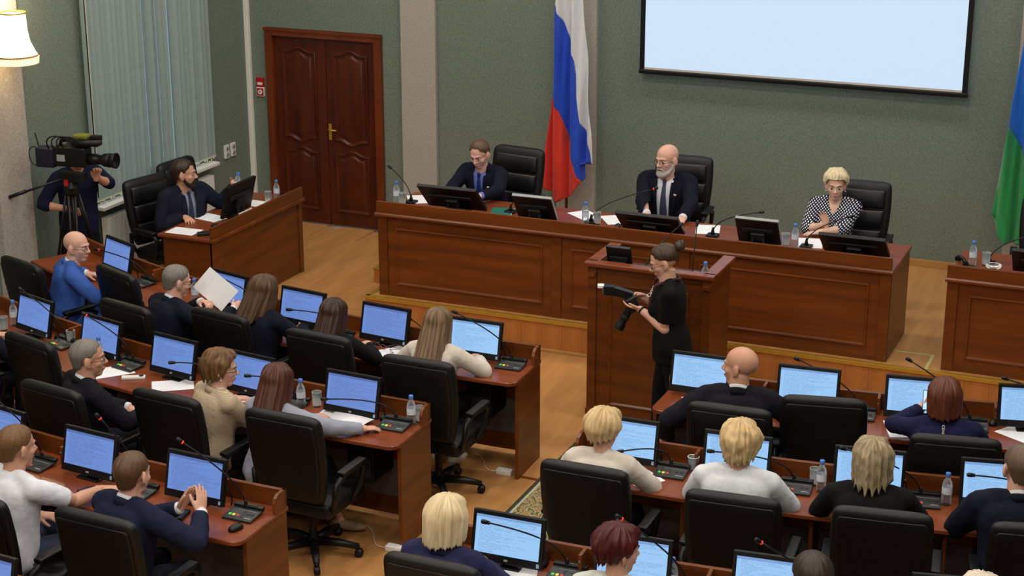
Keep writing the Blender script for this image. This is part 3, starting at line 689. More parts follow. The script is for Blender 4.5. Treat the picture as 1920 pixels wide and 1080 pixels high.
# (person, block, row, arc, r of the pelvis, chair arc, chair origin r, chair turn)
SEAT = {
 'P1': ('L',0,-3.79,.80,-3.83,.80,.05), 'P2': ('L',0,-2.46,.91,-2.42,.93,.0), 'P3': ('L',0,-1.73,.66,-1.76,.67,.0), 'P4': ('L',0,-1.0,.74,-.92,.68,.0), 'P5': ('L',0,-.24,.66,-.10,.84,.0),
 'P0': ('L',1,-3.52,.80,-3.5,.82,.0), 'P6': ('L',1,-1.94,1.08,-1.90,1.06,.0), 'P7': ('L',1,-1.18,.72,-1.22,.78,.0), 'P8': ('L',1,-.72,.74,-.42,.72,.0),
 'P9': ('L',2,-1.47,.90,-1.36,.92,.0), 'P10': ('L',2,-.67,.88,-.60,.82,.0),
 'P11': ('R',0,.50,.74,.53,.80,.0), 'P12': ('R',0,1.74,.82,1.80,.92,.0), 'P13': ('R',0,2.62,.72,2.62,.85,.0),
 'P14': ('R',1,.02,.68,.06,.70,.0), 'P15': ('R',1,.83,.68,.90,.80,.0), 'P16': ('R',1,1.57,.68,1.66,.77,.0), 'P17': ('R',1,2.36,.70,2.44,.78,.0),
 'P18': ('R',2,-.28,.66,-.22,.56,.0), 'P19': ('R',2,.65,.66,.68,.76,.0), 'P20': ('R',2,1.61,.70,1.6,.78,.0), 'P21': ('R',2,2.39,.68,2.4,.78,.0)}
for k, (b, i, a, r, ca, cr, tn) in SEAT.items():
    chair('black leather office chair of '+D_[k], SF(b, i, ca, cr, 0, tn), 'black office chairs at the desk rows')
chair('empty black office chair between the blue suit and the man reading', SF('L', 0, -3.07, .42, 0, -.1), 'black office chairs at the desk rows')
chair('empty black office chair left of the grey-haired man with clasped hands', SF('L', 1, -2.68, .50, 0, -.05), 'black office chairs at the desk rows')
chair('empty black office chair between the bald man and the phone user, front right row', SF('R', 0, 1.01, .46, 0, .10), 'black office chairs at the desk rows')
chair('black high-backed chair of the man with the blue tie', TR(3.78,-1.58,ZS,pi-.12), 'black chairs behind the long table')
chair('black high-backed chair of the bald bearded chairman', TR(5.42,-1.30,ZS,pi+.05), 'black chairs behind the long table')
chair('black high-backed chair of the woman in polka dots', TR(7.17,-1.62,ZS,pi+.05), 'black chairs behind the long table')
chair('empty black chair at the desk on the right edge of the stage', TR(8.86,-1.55,ZS,pi+.1), 'black chairs behind the long table')
chair('black office chair of the bearded man near the window', TR(.74,-2.78,0,R_(-104)), 'black chairs near the window')
chair('empty black office chair behind the bearded man, by the window', TR(.62,-2.02,0,-pi/2-.1), 'black chairs near the window')

# ------------------------------------------------------------------ monitors in the rows
def uvquad(name, p, mt, parent):
    me = bpy.data.meshes.new(name); me.from_pydata([tuple(q) for q in p], [], [(0,1,2,3)]); uv = me.uv_layers.new(name='UVMap')
    for l, c in zip(uv.data, ((0,0),(1,0),(1,1),(0,1))): l.uv = c
    return link(name, me, mt, parent)
def make_monitor(scr):
    t = thing('desk_monitor', 'black monitor', 'monitor')
    T = M.Translation((0,.0,.028)) @ M.Rotation(R_(-13), 4, 'X')
    W, H = .43, .29
    fr_ = MB().rbox((-W/2,-.012,0), (W/2,.02,H), .006, 2, T)
    obj('housing', fr_, BLKP, t)
    w, z0, z1 = .387/2, .048, H-.026
    uvquad('screen', [T @ V(q) for q in ((-w,-.0126,z0),(w,-.0126,z0),(w,-.0126,z1),(-w,-.0126,z1))], scr, t)
    obj('rear_bulge', MB().rbox((-.13,.018,.05), (.13,.05,.22), .015, 2, T), DKP, t)
    obj('logo', MB().box((-.011,-.0135,.017), (.011,-.012,.028), T), GREYP, t)
    obj('sticker', MB().box((W/2-.032,-.0132,.012), (W/2-.016,-.012,.034), T), mat('sticker_%s' % scr.name, (150,170,205), .6, var=.05, scale=(40,40,40)), t)
    obj('stand', MB().rbox((-.05,.04,.004), (.05,.075,.16), .008), BLKP, t); obj('foot', MB().rbox((-.085,-.02,0), (.085,.10,.012), .005), BLKP, t)
    obj('cable', MB().tube(bez((.15,.045,.16),(.24,.06,.14),(.24,.07,.05),(.2,.1,.0)), .005, 6), BLKP, t, smooth=True)
    return t
mL, mR = make_monitor(SCR_L), make_monitor(SCR_R); mLu, mRu = [], []
MON = [('L',0,-3.87,'P1',0), ('L',0,-2.44,'P2',0), ('L',0,-1.65,'P3',0), ('L',0,-.88,'P4',0), ('L',0,-.12,'P5',1),
 ('L',1,-3.49,'P0',0), ('L',1,-2.70,'the empty chair in the second left row',0), ('L',1,-1.95,'P6',0), ('L',1,-1.27,'P7',0), ('L',1,-.42,'P8',0),
 ('L',2,-2.22,'the seat at left edge, third left row',0), ('L',2,-1.44,'P9',0), ('L',2,-.63,'P10',0), ('L',3,-.95,'the rearmost left desk, cut by the lower left corner',0),
 ('R',0,.11,'P11',1), ('R',0,.86,'the empty chair in the front right row',1), ('R',0,1.58,'P12',1), ('R',0,2.31,'P13',1),
 ('R',1,.03,'P14',1), ('R',1,.74,'P15',1), ('R',1,1.54,'P16',1), ('R',1,2.28,'P17',1),
 ('R',2,-.10,'P18',1), ('R',2,.62,'P19',1), ('R',2,1.37,'P20',1), ('R',2,2.29,'P21',1)]
for b, i, a, who, br in MON:
    place(mR if br else mL, mRu if br else mLu, ('black monitor with lit page before %s' % D_.get(who, who)), SF(b, i, a, .19, DT, random.uniform(-.03,.03)), 'desk monitors showing a text page')

# ------------------------------------------------------------------ conference units with gooseneck microphones
UY = emit('key_yellow', (210,200,60), .22); UG = emit('key_green', (90,190,90), .12); URD = emit('key_red', (190,60,50), .12)
UPL = mat('unit_plate', (36,39,40), .45, var=.1, scale=(20,20,20)); SLOT = mat('slot', (16,24,20), .3, var=.2, scale=(30,30,30))
def unit_mesh():
    d = {}
    T = M.Translation((0,0,.0095)) @ M.Rotation(R_(6), 4, 'X')
    d['panel'] = (MB().rbox((-.10,-.085,0), (.10,.075,.014), .003, 2, T).mesh('panel'), UPL)
    d['rear_bar'] = (MB().rbox((-.10,.05,.008), (.10,.085,.03), .006, 2, T).mesh('rear_bar'), BLKP)
    d['card_slot'] = (MB().box((-.03,.058,.028), (.06,.078,.033), T).mesh('card_slot'), SLOT)
    for k, (nm, x, m_) in enumerate((('green_key',-.068,UG),('yellow_key',-.042,UY),('red_key',-.014,URD))):
        d[nm] = (MB().rbox((x-.009,-.05,.012), (x+.009,-.03,.018), .002, 1, T).mesh(nm), m_)
    for x in (.03, .06): d['volume_key'+('' if x < .05 else ' ')] = (MB().box((x,-.02,.013), (x+.02,-.005,.0165), T).mesh('volume_key'), DKP)
    d['name_strip'] = (MB().box((.04,-.06,.013), (.085,-.054,.0155), T).mesh('name_strip'), GREYP)
    d['print'] = (MB().box((-.05,.02,.013), (.09,.026,.0148), T).mesh('print'), mat('unit_print', (96,102,104), .6, var=.2, scale=(90,90,90)))
    return d
UM = unit_mesh()
for me, m_ in UM.values(): me.materials.append(m_)
HEADM = MB().lathe([(.002,-.006),(.009,-.002),(.013,.006),(.013,.03),(.010,.036),(.003,.038)], 12).mesh('mic_head', True); HEADM.materials.append(BLKP)
RINGM = MB().lathe([(.0095,-.012),(.0115,-.010),(.0115,-.004),(.0095,-.002)], 12, cap=False).mesh('light_ring', True)
def gooseneck(parent, base, tip, lit=False, rise=.13, name='gooseneck'):
    base = V(base); tip = V(tip)
    d = tip-base; mid = base+V((0,0,rise))
    pts = bez(base, base+V((0,0,rise*.9)), mid.lerp(tip, .25)+V((0,0,.03)), tip, 16)
    g = obj(name, MB().tube(pts, [.0065]+[.0048]*16, 8).lathe([(.018,0),(.016,.02),(.008,.05),(.007,.06)], 12, base), BLKP, parent, smooth=True)
    t = (pts[-1]-pts[-2]).normalized(); q = t.to_track_quat('Z', 'Y').to_matrix().to_4x4()
    link('mic_head', HEADM, None, g, M.Translation(tip) @ q)
    o = link('light_ring', RINGM.copy(), REDLED if lit else DKP, g, M.Translation(tip) @ q)
    return g
def conf_unit(label, b, i, arc, r, tip, lit=False, plate=True):
    mw = SF(b, i, arc, r, DT); t = thing('conference_unit', label, 'microphone', mw, 'microphone units on the delegate desks')
    if plate:
        for nm, (me, m_) in UM.items(): link(nm.strip(), me, None, t)
    inv = mw.inverted()
    gooseneck(t, (-.02,.06,.015), inv @ SP(b, i, tip[0], tip[2] if len(tip) > 2 else .3, tip[1]), lit)
UN = [('L',0,-3.50,.17,(-3.94,1.02),1,'P1'), ('L',0,-2.05,.2,(-2.35,1.10),0,'P2'), ('L',0,-1.27,.2,(-1.65,.97),0,'P3'), ('L',0,-.50,.2,(-.72,.98,.05),0,'P4'), ('L',0,.18,.19,(-.20,1.18),0,'P5'),
 ('L',1,-3.15,.17,(-3.41,1.20),0,'P0'), ('L',1,-2.39,.18,(-2.68,1.16),1,'the empty chair in the second left row'), ('L',1,-1.58,.18,(-1.82,.97),0,'P6'), ('L',1,-.90,.16,(-1.15,1.0),0,'P7'), ('L',1,-.08,.20,(-.54,.94),0,'P8'),
 ('L',2,-1.86,.20,(-2.05,1.22),0,'the seat at left edge, third left row'), ('L',2,-1.03,.20,(-1.21,1.28),1,'P9'), ('L',2,-.28,.19,(-.61,1.24),1,'P10'),
 ('R',0,.47,.2,(.3,1.0,.1),0,'P11'), ('R',0,1.22,.17,(.78,1.12,.10),0,'the empty chair in the front right row'), ('R',0,1.95,.19,(1.52,1.19,.10),0,'P12'), ('R',0,2.7,.19,(2.15,1.11,.1),0,'P13'),
 ('R',1,.34,.19,(.05,.93),0,'P14'), ('R',1,1.11,.17,(.62,1.02),0,'P15'), ('R',1,1.87,.16,(1.40,1.14),0,'P16'), ('R',1,2.62,.17,(2.13,1.05),0,'P17'),
 ('R',2,.24,.14,(-.16,1.10),0,'P18'), ('R',2,.94,.17,(.59,1.26),1,'P19'), ('R',2,1.70,.17,(1.32,1.24),1,'P20')]
for b, i, a, r, tip, lit, who in UN: conf_unit('black microphone unit with long gooseneck by '+D_.get(who, who), b, i, a, r, tip, lit)

# ------------------------------------------------------------------ bottles, glasses, mice, papers
def make_bottle():
    t = thing('water_bottle', 'small clear water bottle with blue cap', 'bottle')
    obj('body', MB().lathe([(.026,.0),(.031,.006),(.031,.05),(.0285,.06),(.031,.07),(.031,.125),(.026,.15),(.014,.172),(.0125,.19)], 20), PLAST, t, smooth=True)
    obj('label_band', MB().lathe([(.0315,.075),(.0315,.12)], 20, cap=False), LABELM, t, smooth=True)
    obj('cap', MB().lathe([(.0155,.185),(.016,.19),(.016,.205),(.014,.209)], 16), CAPB, t, smooth=True)
    return t
def make_glass():
    t = thing('drinking_glass', 'clear drinking glass', 'glass')
    obj('bowl', MB().lathe([(.028,0),(.030,.004),(.034,.11),(.0325,.11),(.0285,.012)], 20), GLASS, t, smooth=True); obj('rim', MB().tube([(.0335*math.cos(2*pi*k/20), .0335*math.sin(2*pi*k/20), .11) for k in range(20)], .0012, 5, close=True), GLASS, t, smooth=True)
    return t
def make_mouse():
    t = thing('computer_mouse', 'black computer mouse', 'mouse')
    obj('shell', MB().rings([sring(0,0,z,w,l,24,2.4) for z, w, l in ((0,.028,.048),(.012,.030,.052),(.024,.026,.045),(.032,.017,.032),(.036,.006,.012))]), BLKP, t, smooth=True); obj('wheel', MB().lathe([(.008,-.003),(.008,.003)], 10).xf(M.Translation((0,.026,.031)) @ M.Rotation(pi/2, 4, 'Y')), DKP, t)
    return t
bo, gl, mo = make_bottle(), make_glass(), make_mouse(); bu, gu, mu = [], [], []
def bottle(l, mw): return place(bo, bu, l, mw, 'small water bottles')
def glass(l, mw): return place(gl, gu, l, mw, 'drinking glasses')
def mouse(l, mw): return place(mo, mu, l, mw, 'computer mice')
for b, i, a, r, l in [('L',0,-2.78,.20,'water bottle beside the man reading a sheet'), ('L',1,-2.62,.25,'water bottle before the grey-haired man with clasped hands'), ('L',1,.0,.11,'water bottle at the aisle end of the second left desk'), ('L',1,-.83,.16,'water bottle before the auburn-haired woman'), ('L',1,-3.83,.13,'water bottle at the left edge on the second left desk'),
  ('R',1,2.0,.15,'water bottle right of the grey-blonde woman in black'), ('R',1,1.26,.15,'water bottle left of the grey-blonde woman in black'), ('R',2,.83,.12,'water bottle right of the dark red-haired woman')]:
    bottle('clear plastic '+l, SF(b, i, a, r, DT))
for b, i, a, r, l in [('L',1,-3.79,.25,'at the left edge on the second left desk'), ('L',1,-3.13,.10,'behind the empty chair in the second left row'), ('L',1,-.74,.10,'before the auburn-haired woman'), ('L',1,.03,.05,'behind the bottle at the aisle end of the second left desk'),
  ('R',1,1.72,.09,'right of the grey-blonde woman in black'), ('R',1,1.21,.06,'behind the bottle left of the grey-blonde woman in black')]:
    glass('clear drinking glass '+l, SF(b, i, a, r, DT))
def make_cup(label, mw):
    t = thing('plastic_cup', label, 'cup', mw)
    obj('body', MB().lathe([(.025,0),(.026,.003),(.036,.09),(.0345,.09),(.025,.006)], 20), PLAST, t, smooth=True); obj('rim', MB().tube([(.036*math.cos(2*pi*k/24), .036*math.sin(2*pi*k/24), .09) for k in range(24)], .003, 6, close=True), WHITEP, t, smooth=True)
    obj('water', MB().lathe([(.024,.006),(.030,.05)], 20), WATER, t, smooth=True)
make_cup('clear plastic cup of water between the two blonde women', SF('R', 1, .45, .08, DT)); make_cup('clear plastic cup at the lower edge right of the dark red-haired woman', SF('R', 2, 1.0, .10, DT))
for b, i, a, r, l in [('L',2,-.22,.37,'at the aisle end of the third left desk'), ('L',2,-2.04,.11,'beside the left edge unit on the third left desk'), ('L',1,-.21,.10,'behind the loose sheets on the second left desk'), ('L',1,-3.30,.07,'between the two leftmost screens of the second left row'), ('L',1,-2.55,.08,'beside the mic unit of the empty seat, second left row'), ('R',0,2.09,.10,'right of the woman with a phone'), ('R',2,.07,.08,'beside the monitor of the blonde bob woman'), ('R',1,.20,.04,'behind the monitor edge of the blonde in cream')]:
    mouse('black computer mouse '+l, SF(b, i, a, r, DT, random.uniform(-.4,.4)))
PRINT = mat('print_grey', (220,220,224), .85, var=.1, scale=(60,60,4))
pp0 = thing('paper_sheet', 'white sheet', 'paper')
obj('sheet', MB().box((-.105,-.1485,0), (.105,.1485,.0015)), PAPER, pp0)
pq = MB()
for k in range(12): pq.box((-.08,.11-.018*k,.0015), (-.08+.16*(.55+.45*((k*37) % 10)/10),.114-.018*k,.0017))
obj('text_lines', pq, PRINT, pp0); pu = []
def paper(label, mw): return place(pp0, pu, label, mw, 'white sheets on the desks')
for b, i, a, r, tn, l in [('L',0,-.75,.31,-.5,'under the eyeglasses on the front left desk'), ('L',1,-2.42,.32,-.5,'before the grey-haired man with clasped hands'), ('L',1,-1.86,.28,-.8,'left of the woman in beige tweed'), ('L',1,-1.27,.30,-.6,'between the beige tweed and auburn-haired women'), ('L',1,-3.45,.30,.9,'before the dark suit at left edge'), ('R',0,.16,.30,.5,'before the bald man, front right row'), ('R',0,1.50,.33,.2,'before the woman with a phone'), ('R',0,2.26,.26,.8,'before the person in red'), ('R',2,.02,.30,.9,'nearest the blonde bob woman in navy'), ('R',2,-.02,.20,.3,'beneath another sheet by the blonde bob woman'), ('R',1,.16,.30,.9,'by the elbow of the blonde in cream')]:
    paper('white printed sheet '+l, SF(b, i, a, r, DT+.0005*(len(l) % 3+1), tn))
def curled(label, mw, bow):
    t = thing('loose_sheet', label, 'paper', mw); m = MB(); n = 12; vs = []; fs = []
    for u in range(n+1):
        for w in (0,1):
            x = -.105+.21*u/n; vs.append((x, -.148+.296*w, .004+bow*(1-math.cos(pi*u/n))/2*(.6+.4*w)))
    for u in range(n): fs.append((2*u,2*u+2,2*u+3,2*u+1))
    o = obj('sheet', m.add(vs, fs), PAPER, t, smooth=True); sd = o.modifiers.new('s', 'SOLIDIFY'); sd.thickness = .001
    obj('text_lines', MB().box((-.08,-.10,.0),(-.07,.1,.0005)), PRINT, t)
curled('curled white sheet in front of the auburn-haired woman', SF('L', 1, -.40, .26, DT+.002, 1.25), .045); curled('second white sheet fanned beside the curled one', SF('L', 1, -.50, .22, DT+.001, 1.5), .02)
# small things on the rows
t = thing('remote_control', 'white slim remote with dark round pad on second left desk', 'remote', SF('L', 1, -2.19, .33, DT, -.9)); obj('body', MB().rbox((-.025,-.085,0), (.025,.085,.02), .006), WHITEP, t); obj('pad', MB().lathe([(.018,.02),(.018,.0215)], 16, (0,.055,0)), BLKP, t)
t = thing('smartphone', 'black smartphone lying near the white short-sleeved man', 'phone', SF('L', 2, -1.33, .33, DT, -.35)); obj('body', MB().rbox((-.037,-.05,0), (.037,.05,.011), .01), BLKP, t); obj('screen', MB().box((-.032,-.044,.011), (.032,.044,.0115)), DKP, t)
t = thing('black_pouch', 'black folded pouch under the steepled hands', 'pouch', SF('L', 2, -.62, .36, DT, .2)); obj('body', MB().rbox((-.05,-.07,0), (.05,.07,.022), .01, 3), LEATH, t); obj('flap', MB().rbox((-.048,-.07,.02), (.048,.0,.026), .004), LEATH, t)
def specs(label, mw, m_=BLKP, open_=True):
    t = thing('eyeglasses', label, 'eyeglasses', mw)
    for s_ in (-1, 1):
        obj('rim', MB().tube([(s_*.033+.025*math.cos(2*pi*k/20), 0, .022+.02*math.sin(2*pi*k/20)) for k in range(20)], .0017, 6, close=True), m_, t, smooth=True)
        obj('temple', MB().tube([(s_*.058,0,.03),(s_*.062,-.07,.024),(s_*.058,-.13,.005)], .0017, 6), m_, t, smooth=True)
    obj('bridge', MB().tube([(-.008,0,.026),(0,0,.03),(.008,0,.026)], .0017, 6), m_, t, smooth=True)
specs('dark rimmed eyeglasses lying on the sheet, front left desk', SF('L', 0, -.70, .36, DT+.003, 2.4)); specs('pinkish eyeglasses under the monitor, front left desk', SF('L', 0, -.86, .26, DT+.003, 2.9), mat('mauve_frame', (120,86,110), .4, var=.05, scale=(20,20,20)))
t = thing('pen', 'white pen by the elbow of the blonde in cream', 'pen', SF('R', 1, .22, .28, DT, -.9)); obj('barrel', MB().tube([(0,-.07,.006),(0,.06,.006)], .0045, 8), WHITEP, t, smooth=True); obj('tip', MB().tube([(0,.06,.006),(0,.075,.006)], [.0045,.001], 8), BLKP, t)

# ------------------------------------------------------------------ things on the long table
def back_monitor(label, x, y, z, w, h, tilt, ang=pi, light_edge=False, legs=True):
    t = thing('table_monitor', label, 'monitor', TR(x,y,z,ang), 'monitors seen from behind')
    T = M.Translation((0,0,.03)) @ M.Rotation(R_(-tilt), 4, 'X')
    obj('housing', MB().rbox((-w/2,-.014,0), (w/2,.018,h), .006, 2, T), BLKP, t)
    if light_edge: obj('silver_edge', MB().box((-w/2,-.015,h-.006), (w/2,.012,h+.004), T).box((-w/2-.004,-.015,0), (-w/2+.004,.012,h), T), GREYP, t)
    uvquad('screen', [T @ V(q) for q in ((-w/2+.02,-.0146,.03),(w/2-.02,-.0146,.03),(w/2-.02,-.0146,h-.02),(-w/2+.02,-.0146,h-.02))], SCR_R, t)
    obj('vent', MB().rbox((-w*.36,.016,h*.52), (w*.36,.03,h*.66), .005, 2, T), DKP, t); obj('badge', MB().box((-.045,.031,h*.3), (.045,.033,h*.3+.02), T), DKP, t)
    obj('stand', MB().rbox((-.06,.02,h*.22), (.06,.05,h*.5), .006, 2, T), DKP, t)
    p = T @ V((0,.04,h*.36))
    for s_ in (-1, 1): obj('leg', MB().tube([(s_*.045,p.y,p.z),(s_*.05,p.y*.9,.0)], .011, 8), DKP, t)
    obj('foot', MB().rbox((-.12,-.04,0), (.12,p.y+.06,.014), .005), BLKP, t)
    return t
back_monitor('large black tilted monitor back before the man with the blue tie', 3.72,-2.50,PT,.58,.36,47, pi+.02)
back_monitor('black monitor back with pale edge beside the green folder', 4.53,-2.55,PT,.37,.28,35, pi+.02, True)
back_monitor('wide low black monitor back before the bald bearded chairman', 5.62,-2.54,PT,.57,.30,50, pi)
back_monitor('black monitor back with pale edge beside the tall glass', 6.57,-2.54,PT,.37,.28,33, pi+.0, True)
back_monitor('wide black monitor back before the woman in polka dots', 7.40,-2.54,PT,.55,.34,52, pi)
back_monitor('black monitor back on the desk at the right edge of the stage', 8.92,-2.52,PT,.52,.30,42, pi)
o = back_monitor('black monitor back on the desk of the bearded man', 1.33,-2.50,.775,.52,.33,14, -pi/2)
back_monitor('small black monitor back on the podium top', 5.87,-4.10,PZ-.145,.20,.24,20, pi)
def tmic(label, x, y, z, tip, lit=False):
    t = thing('table_microphone', label, 'microphone', TR(x,y,z), 'gooseneck microphones on the tables')
    obj('base', MB().rbox((-.05,-.05,0), (.05,.05,.022), .008), BLKP, t); gooseneck(t, (0,0,.02), V(tip)-V((x,y,z)), lit, .11)
tmic('gooseneck microphone at the left end of the long table', 3.21,-2.44,PT, (2.93,-2.30,1.36))
tmic('gooseneck microphone leaning past the chair of the blue tie man', 4.20,-2.40,PT, (4.44,-2.25,1.23))
tmic('gooseneck microphone with lit tip before the chairman', 5.00,-2.45,PT, (5.50,-2.20,1.39), True)
tmic('gooseneck microphone right of the chairman', 6.12,-2.44,PT, (6.52,-2.40,1.33))
tmic('gooseneck microphone before the woman in polka dots', 6.95,-2.46,PT, (7.26,-2.25,1.33))
tmic('gooseneck microphone on the desk at the right edge of the stage', 8.45,-2.35,PT, (8.85,-2.2,1.36))
tmic('gooseneck microphone on the podium', 6.05,-4.08,PZ-.145, (6.22,-3.72,1.52)); tmic('second slim gooseneck microphone on the podium, behind the photographer', 6.42,-4.0,PZ-.145, (6.40,-3.85,1.58))
for x, y, z, l in [(3.03+.06,-2.50,PT,'at the left end of the long table'), (4.97,-2.52,PT,'left of the lit microphone on the long table'), (6.86,-2.50,PT,'beside the tall glass on the long table'), (8.33,-2.45,PT,'on the desk at the right edge of the stage'), (6.57,-4.16,PZ-.145,'on the podium behind the photographer'), (1.40,-1.83,.775,'at the far end of the bearded man\'s desk')]: bottle('small clear water bottle '+l, TR(x,y,z))
for x, y, z, l in [(3.16,-2.52,PT,'at the left end of the long table'), (6.775,-2.48,PT,'half full beside the bottle of the woman in polka dots'), (5.06,-2.46,PT,'lying near the lit microphone'), (8.43,-2.40,PT,'on the desk at the right edge of the stage'), (6.49,-4.15,PZ-.145,'on the podium behind the photographer'), (1.36,-1.93,.775,'at the far end of the bearded man\'s desk')]: glass('clear drinking glass '+l, TR(x,y,z))
for x, y, z, a, l in [(3.22,-2.30,PT,.5,'at the left end of the long table'), (4.86,-2.22,PT,.9,'left of the chairman'), (5.16,-2.26,PT,.6,'beside the chairman\'s right hand'), (6.02,-2.25,PT,.25,'right of the chairman'), (6.95,-2.32,PT,.2,'before the woman in polka dots'), (1.18,-3.17,.775,1.6,'nearest us on the bearded man\'s desk'), (1.15,-2.66,.775,1.35,'under the bearded man\'s hand'), (1.32,-2.03,.775,1.5,'beyond the monitor on the bearded man\'s desk')]: paper('white sheet '+l, TR(x,y,z,a))
t = thing('green_folder', 'teal green folder on the long table', 'folder', TR(4.12,-2.42,PT,.25)); obj('cover', MB().rbox((-.1,-.13,0), (.1,.13,.01), .003), GREENF, t); obj('pages', MB().box((-.095,-.125,.002), (.102,.125,.008)), PAPER, t)
t = thing('name_card', 'folded white name card behind the monitor of the bearded man', 'card', TR(1.52,-2.63,.775,pi/2)); obj('front', MB().box((-.12,-.03,0), (.12,-.028,.10), M.Rotation(R_(-14), 4, 'X')), PAPER, t); obj('back', MB().box((-.12,.018,0), (.12,.02,.10), M.Rotation(R_(14), 4, 'X')), PAPER, t)
mouse('black computer mouse on the bearded man\'s desk', TR(1.38,-2.93,.775,-1.4)); mouse('black computer mouse left of the chairman\'s monitor', TR(5.27,-2.50,PT,.2))
t = thing('leather_case', 'black eyeglass case at the near end of the bearded man\'s desk', 'case', TR(1.44,-3.20,.775,-.9)); obj('lid', MB().rbox((-.035,-.08,.012), (.035,.08,.03), .012, 3), LEATH, t); obj('tray', MB().rbox((-.036,-.081,0), (.036,.081,.016), .006), LEATH, t)
t = thing('phone_handset', 'black telephone handset on the desk at the right edge of the stage', 'phone', TR(8.24,-2.42,PT,.5)); obj('handle', MB().tube([(0,-.09,.03),(0,-.04,.045),(0,.04,.045),(0,.09,.03)], .016, 10), BLKP, t, smooth=True); obj('earpiece', MB().lathe([(.026,0),(.026,.03)], 14, (0,.09,0)), BLKP, t); obj('mouthpiece', MB().lathe([(.026,0),(.026,.03)], 14, (0,-.09,0)), BLKP, t)
t = thing('glass_dish', 'round glass dish on the desk at the right edge of the stage', 'dish', TR(8.50,-2.46,PT)); obj('dish', MB().lathe([(.03,0),(.06,.01),(.068,.03),(.062,.03),(.045,.012)], 20), GLASS, t, smooth=True); obj('rim', MB().tube([(.065*math.cos(2*pi*k/24), .065*math.sin(2*pi*k/24), .03) for k in range(24)], .002, 5, close=True), METAL, t)
t = thing('small_bag', 'small dark bag at the far end of the bearded man\'s desk', 'bag', TR(1.47,-1.76,.775,.6)); obj('body', MB().rbox((-.09,-.035,0), (.09,.035,.045), .015, 3), cloth((26,50,44)), t); obj('handle', MB().tube([(-.05,0,.04),(-.03,0,.07),(.03,0,.07),(.05,0,.04)], .005, 6), BLKP, t)

# ------------------------------------------------------------------ people
WORK = bpy.data.scenes.new('work')      # empty side scene, so that each remesh evaluates one object only
def remesh(mb, vox, it=3, fac=.5):
    me = bpy.data.meshes.new('tmp'); me.from_pydata([tuple(p) for p in mb.v], [], mb.f); me.update()
    o = bpy.data.objects.new('tmp', me); WORK.collection.objects.link(o)
    r = o.modifiers.new('r', 'REMESH'); r.mode = 'VOXEL'; r.voxel_size = vox; r.adaptivity = 0
    if it: q = o.modifiers.new('s', 'SMOOTH'); q.factor = fac; q.iterations = it
    vl = WORK.view_layers[0]; vl.update(); ev = o.evaluated_get(vl.depsgraph); em = ev.to_mesh()
    out = MB(); out.v = [v.co.copy() for v in em.vertices]; out.f = [tuple(p.vertices) for p in em.polygons]
    ev.to_mesh_clear(); bpy.data.objects.remove(o); bpy.data.meshes.remove(me)
    return out
TORSO = [(-.13,.12,.10,0), (-.04,.165,.125,0), (.06,.160,.120,.0), (.16,.150,.114,.006), (.26,.160,.118,.004), (.34,.172,.120,-.004), (.40,.174,.108,-.012), (.445,.150,.088,-.016), (.48,.105,.066,-.012), (.51,.062,.056,-.004)]
class Pose: pass
def rot(ax, d): return M.Rotation(R_(d), 3, ax)
HAIRS = {
 'short': ({0:.98,35:1.0,55:1.32,75:1.55,100:1.60,115:1.70,180:1.72}, {0:0,60:0,78:.018,90:.0,102:.025,125:.075,180:.085}, .012, -.8),
 'crop': ({0:.98,35:1.0,55:1.30,75:1.52,100:1.60,115:1.70,180:1.72}, {0:0,60:0,78:.012,90:.0,102:.022,125:.072,180:.082}, .008, -.8),
 'recede': ({0:.80,25:.82,45:1.15,60:1.35,75:1.52,100:1.60,115:1.70,180:1.72}, {0:0,60:0,78:.014,90:.0,102:.022,125:.072,180:.082}, .011, -.8),
 'tied': ({0:.92,35:.95,55:1.30,80:1.52,100:1.62,180:1.72}, {0:0,90:0,110:.02,180:.05}, .012, -1.1),
 'pixie': ({0:1.08,40:1.12,60:1.40,80:1.62,100:1.70,180:1.72}, {0:0,62:0,80:.025,95:.02,115:.05,180:.07}, .026, -.75),
 'volume': ({0:1.05,40:1.10,60:1.5,80:1.65,180:1.68}, {0:0,58:0,80:.06,110:.085,180:.10}, .034, -.45),
 'bob': ({0:1.05,40:1.12,55:1.5,70:1.6,180:1.62}, {0:0,45:0,65:.10,90:.125,140:.13,180:.135}, .026, -.08),
 'shag': ({0:1.05,40:1.12,55:1.5,70:1.6,180:1.62}, {0:0,45:0,65:.10,90:.13,140:.15,180:.16}, .030, -.06),
 'mid': ({0:1.0,40:1.05,55:1.5,70:1.6,180:1.62}, {0:0,45:0,65:.15,90:.20,140:.23,180:.24}, .024, .08),
 'long': ({0:1.0,40:1.05,55:1.5,70:1.6,180:1.62}, {0:0,45:0,65:.20,90:.30,140:.37,180:.39}, .020, .14)}
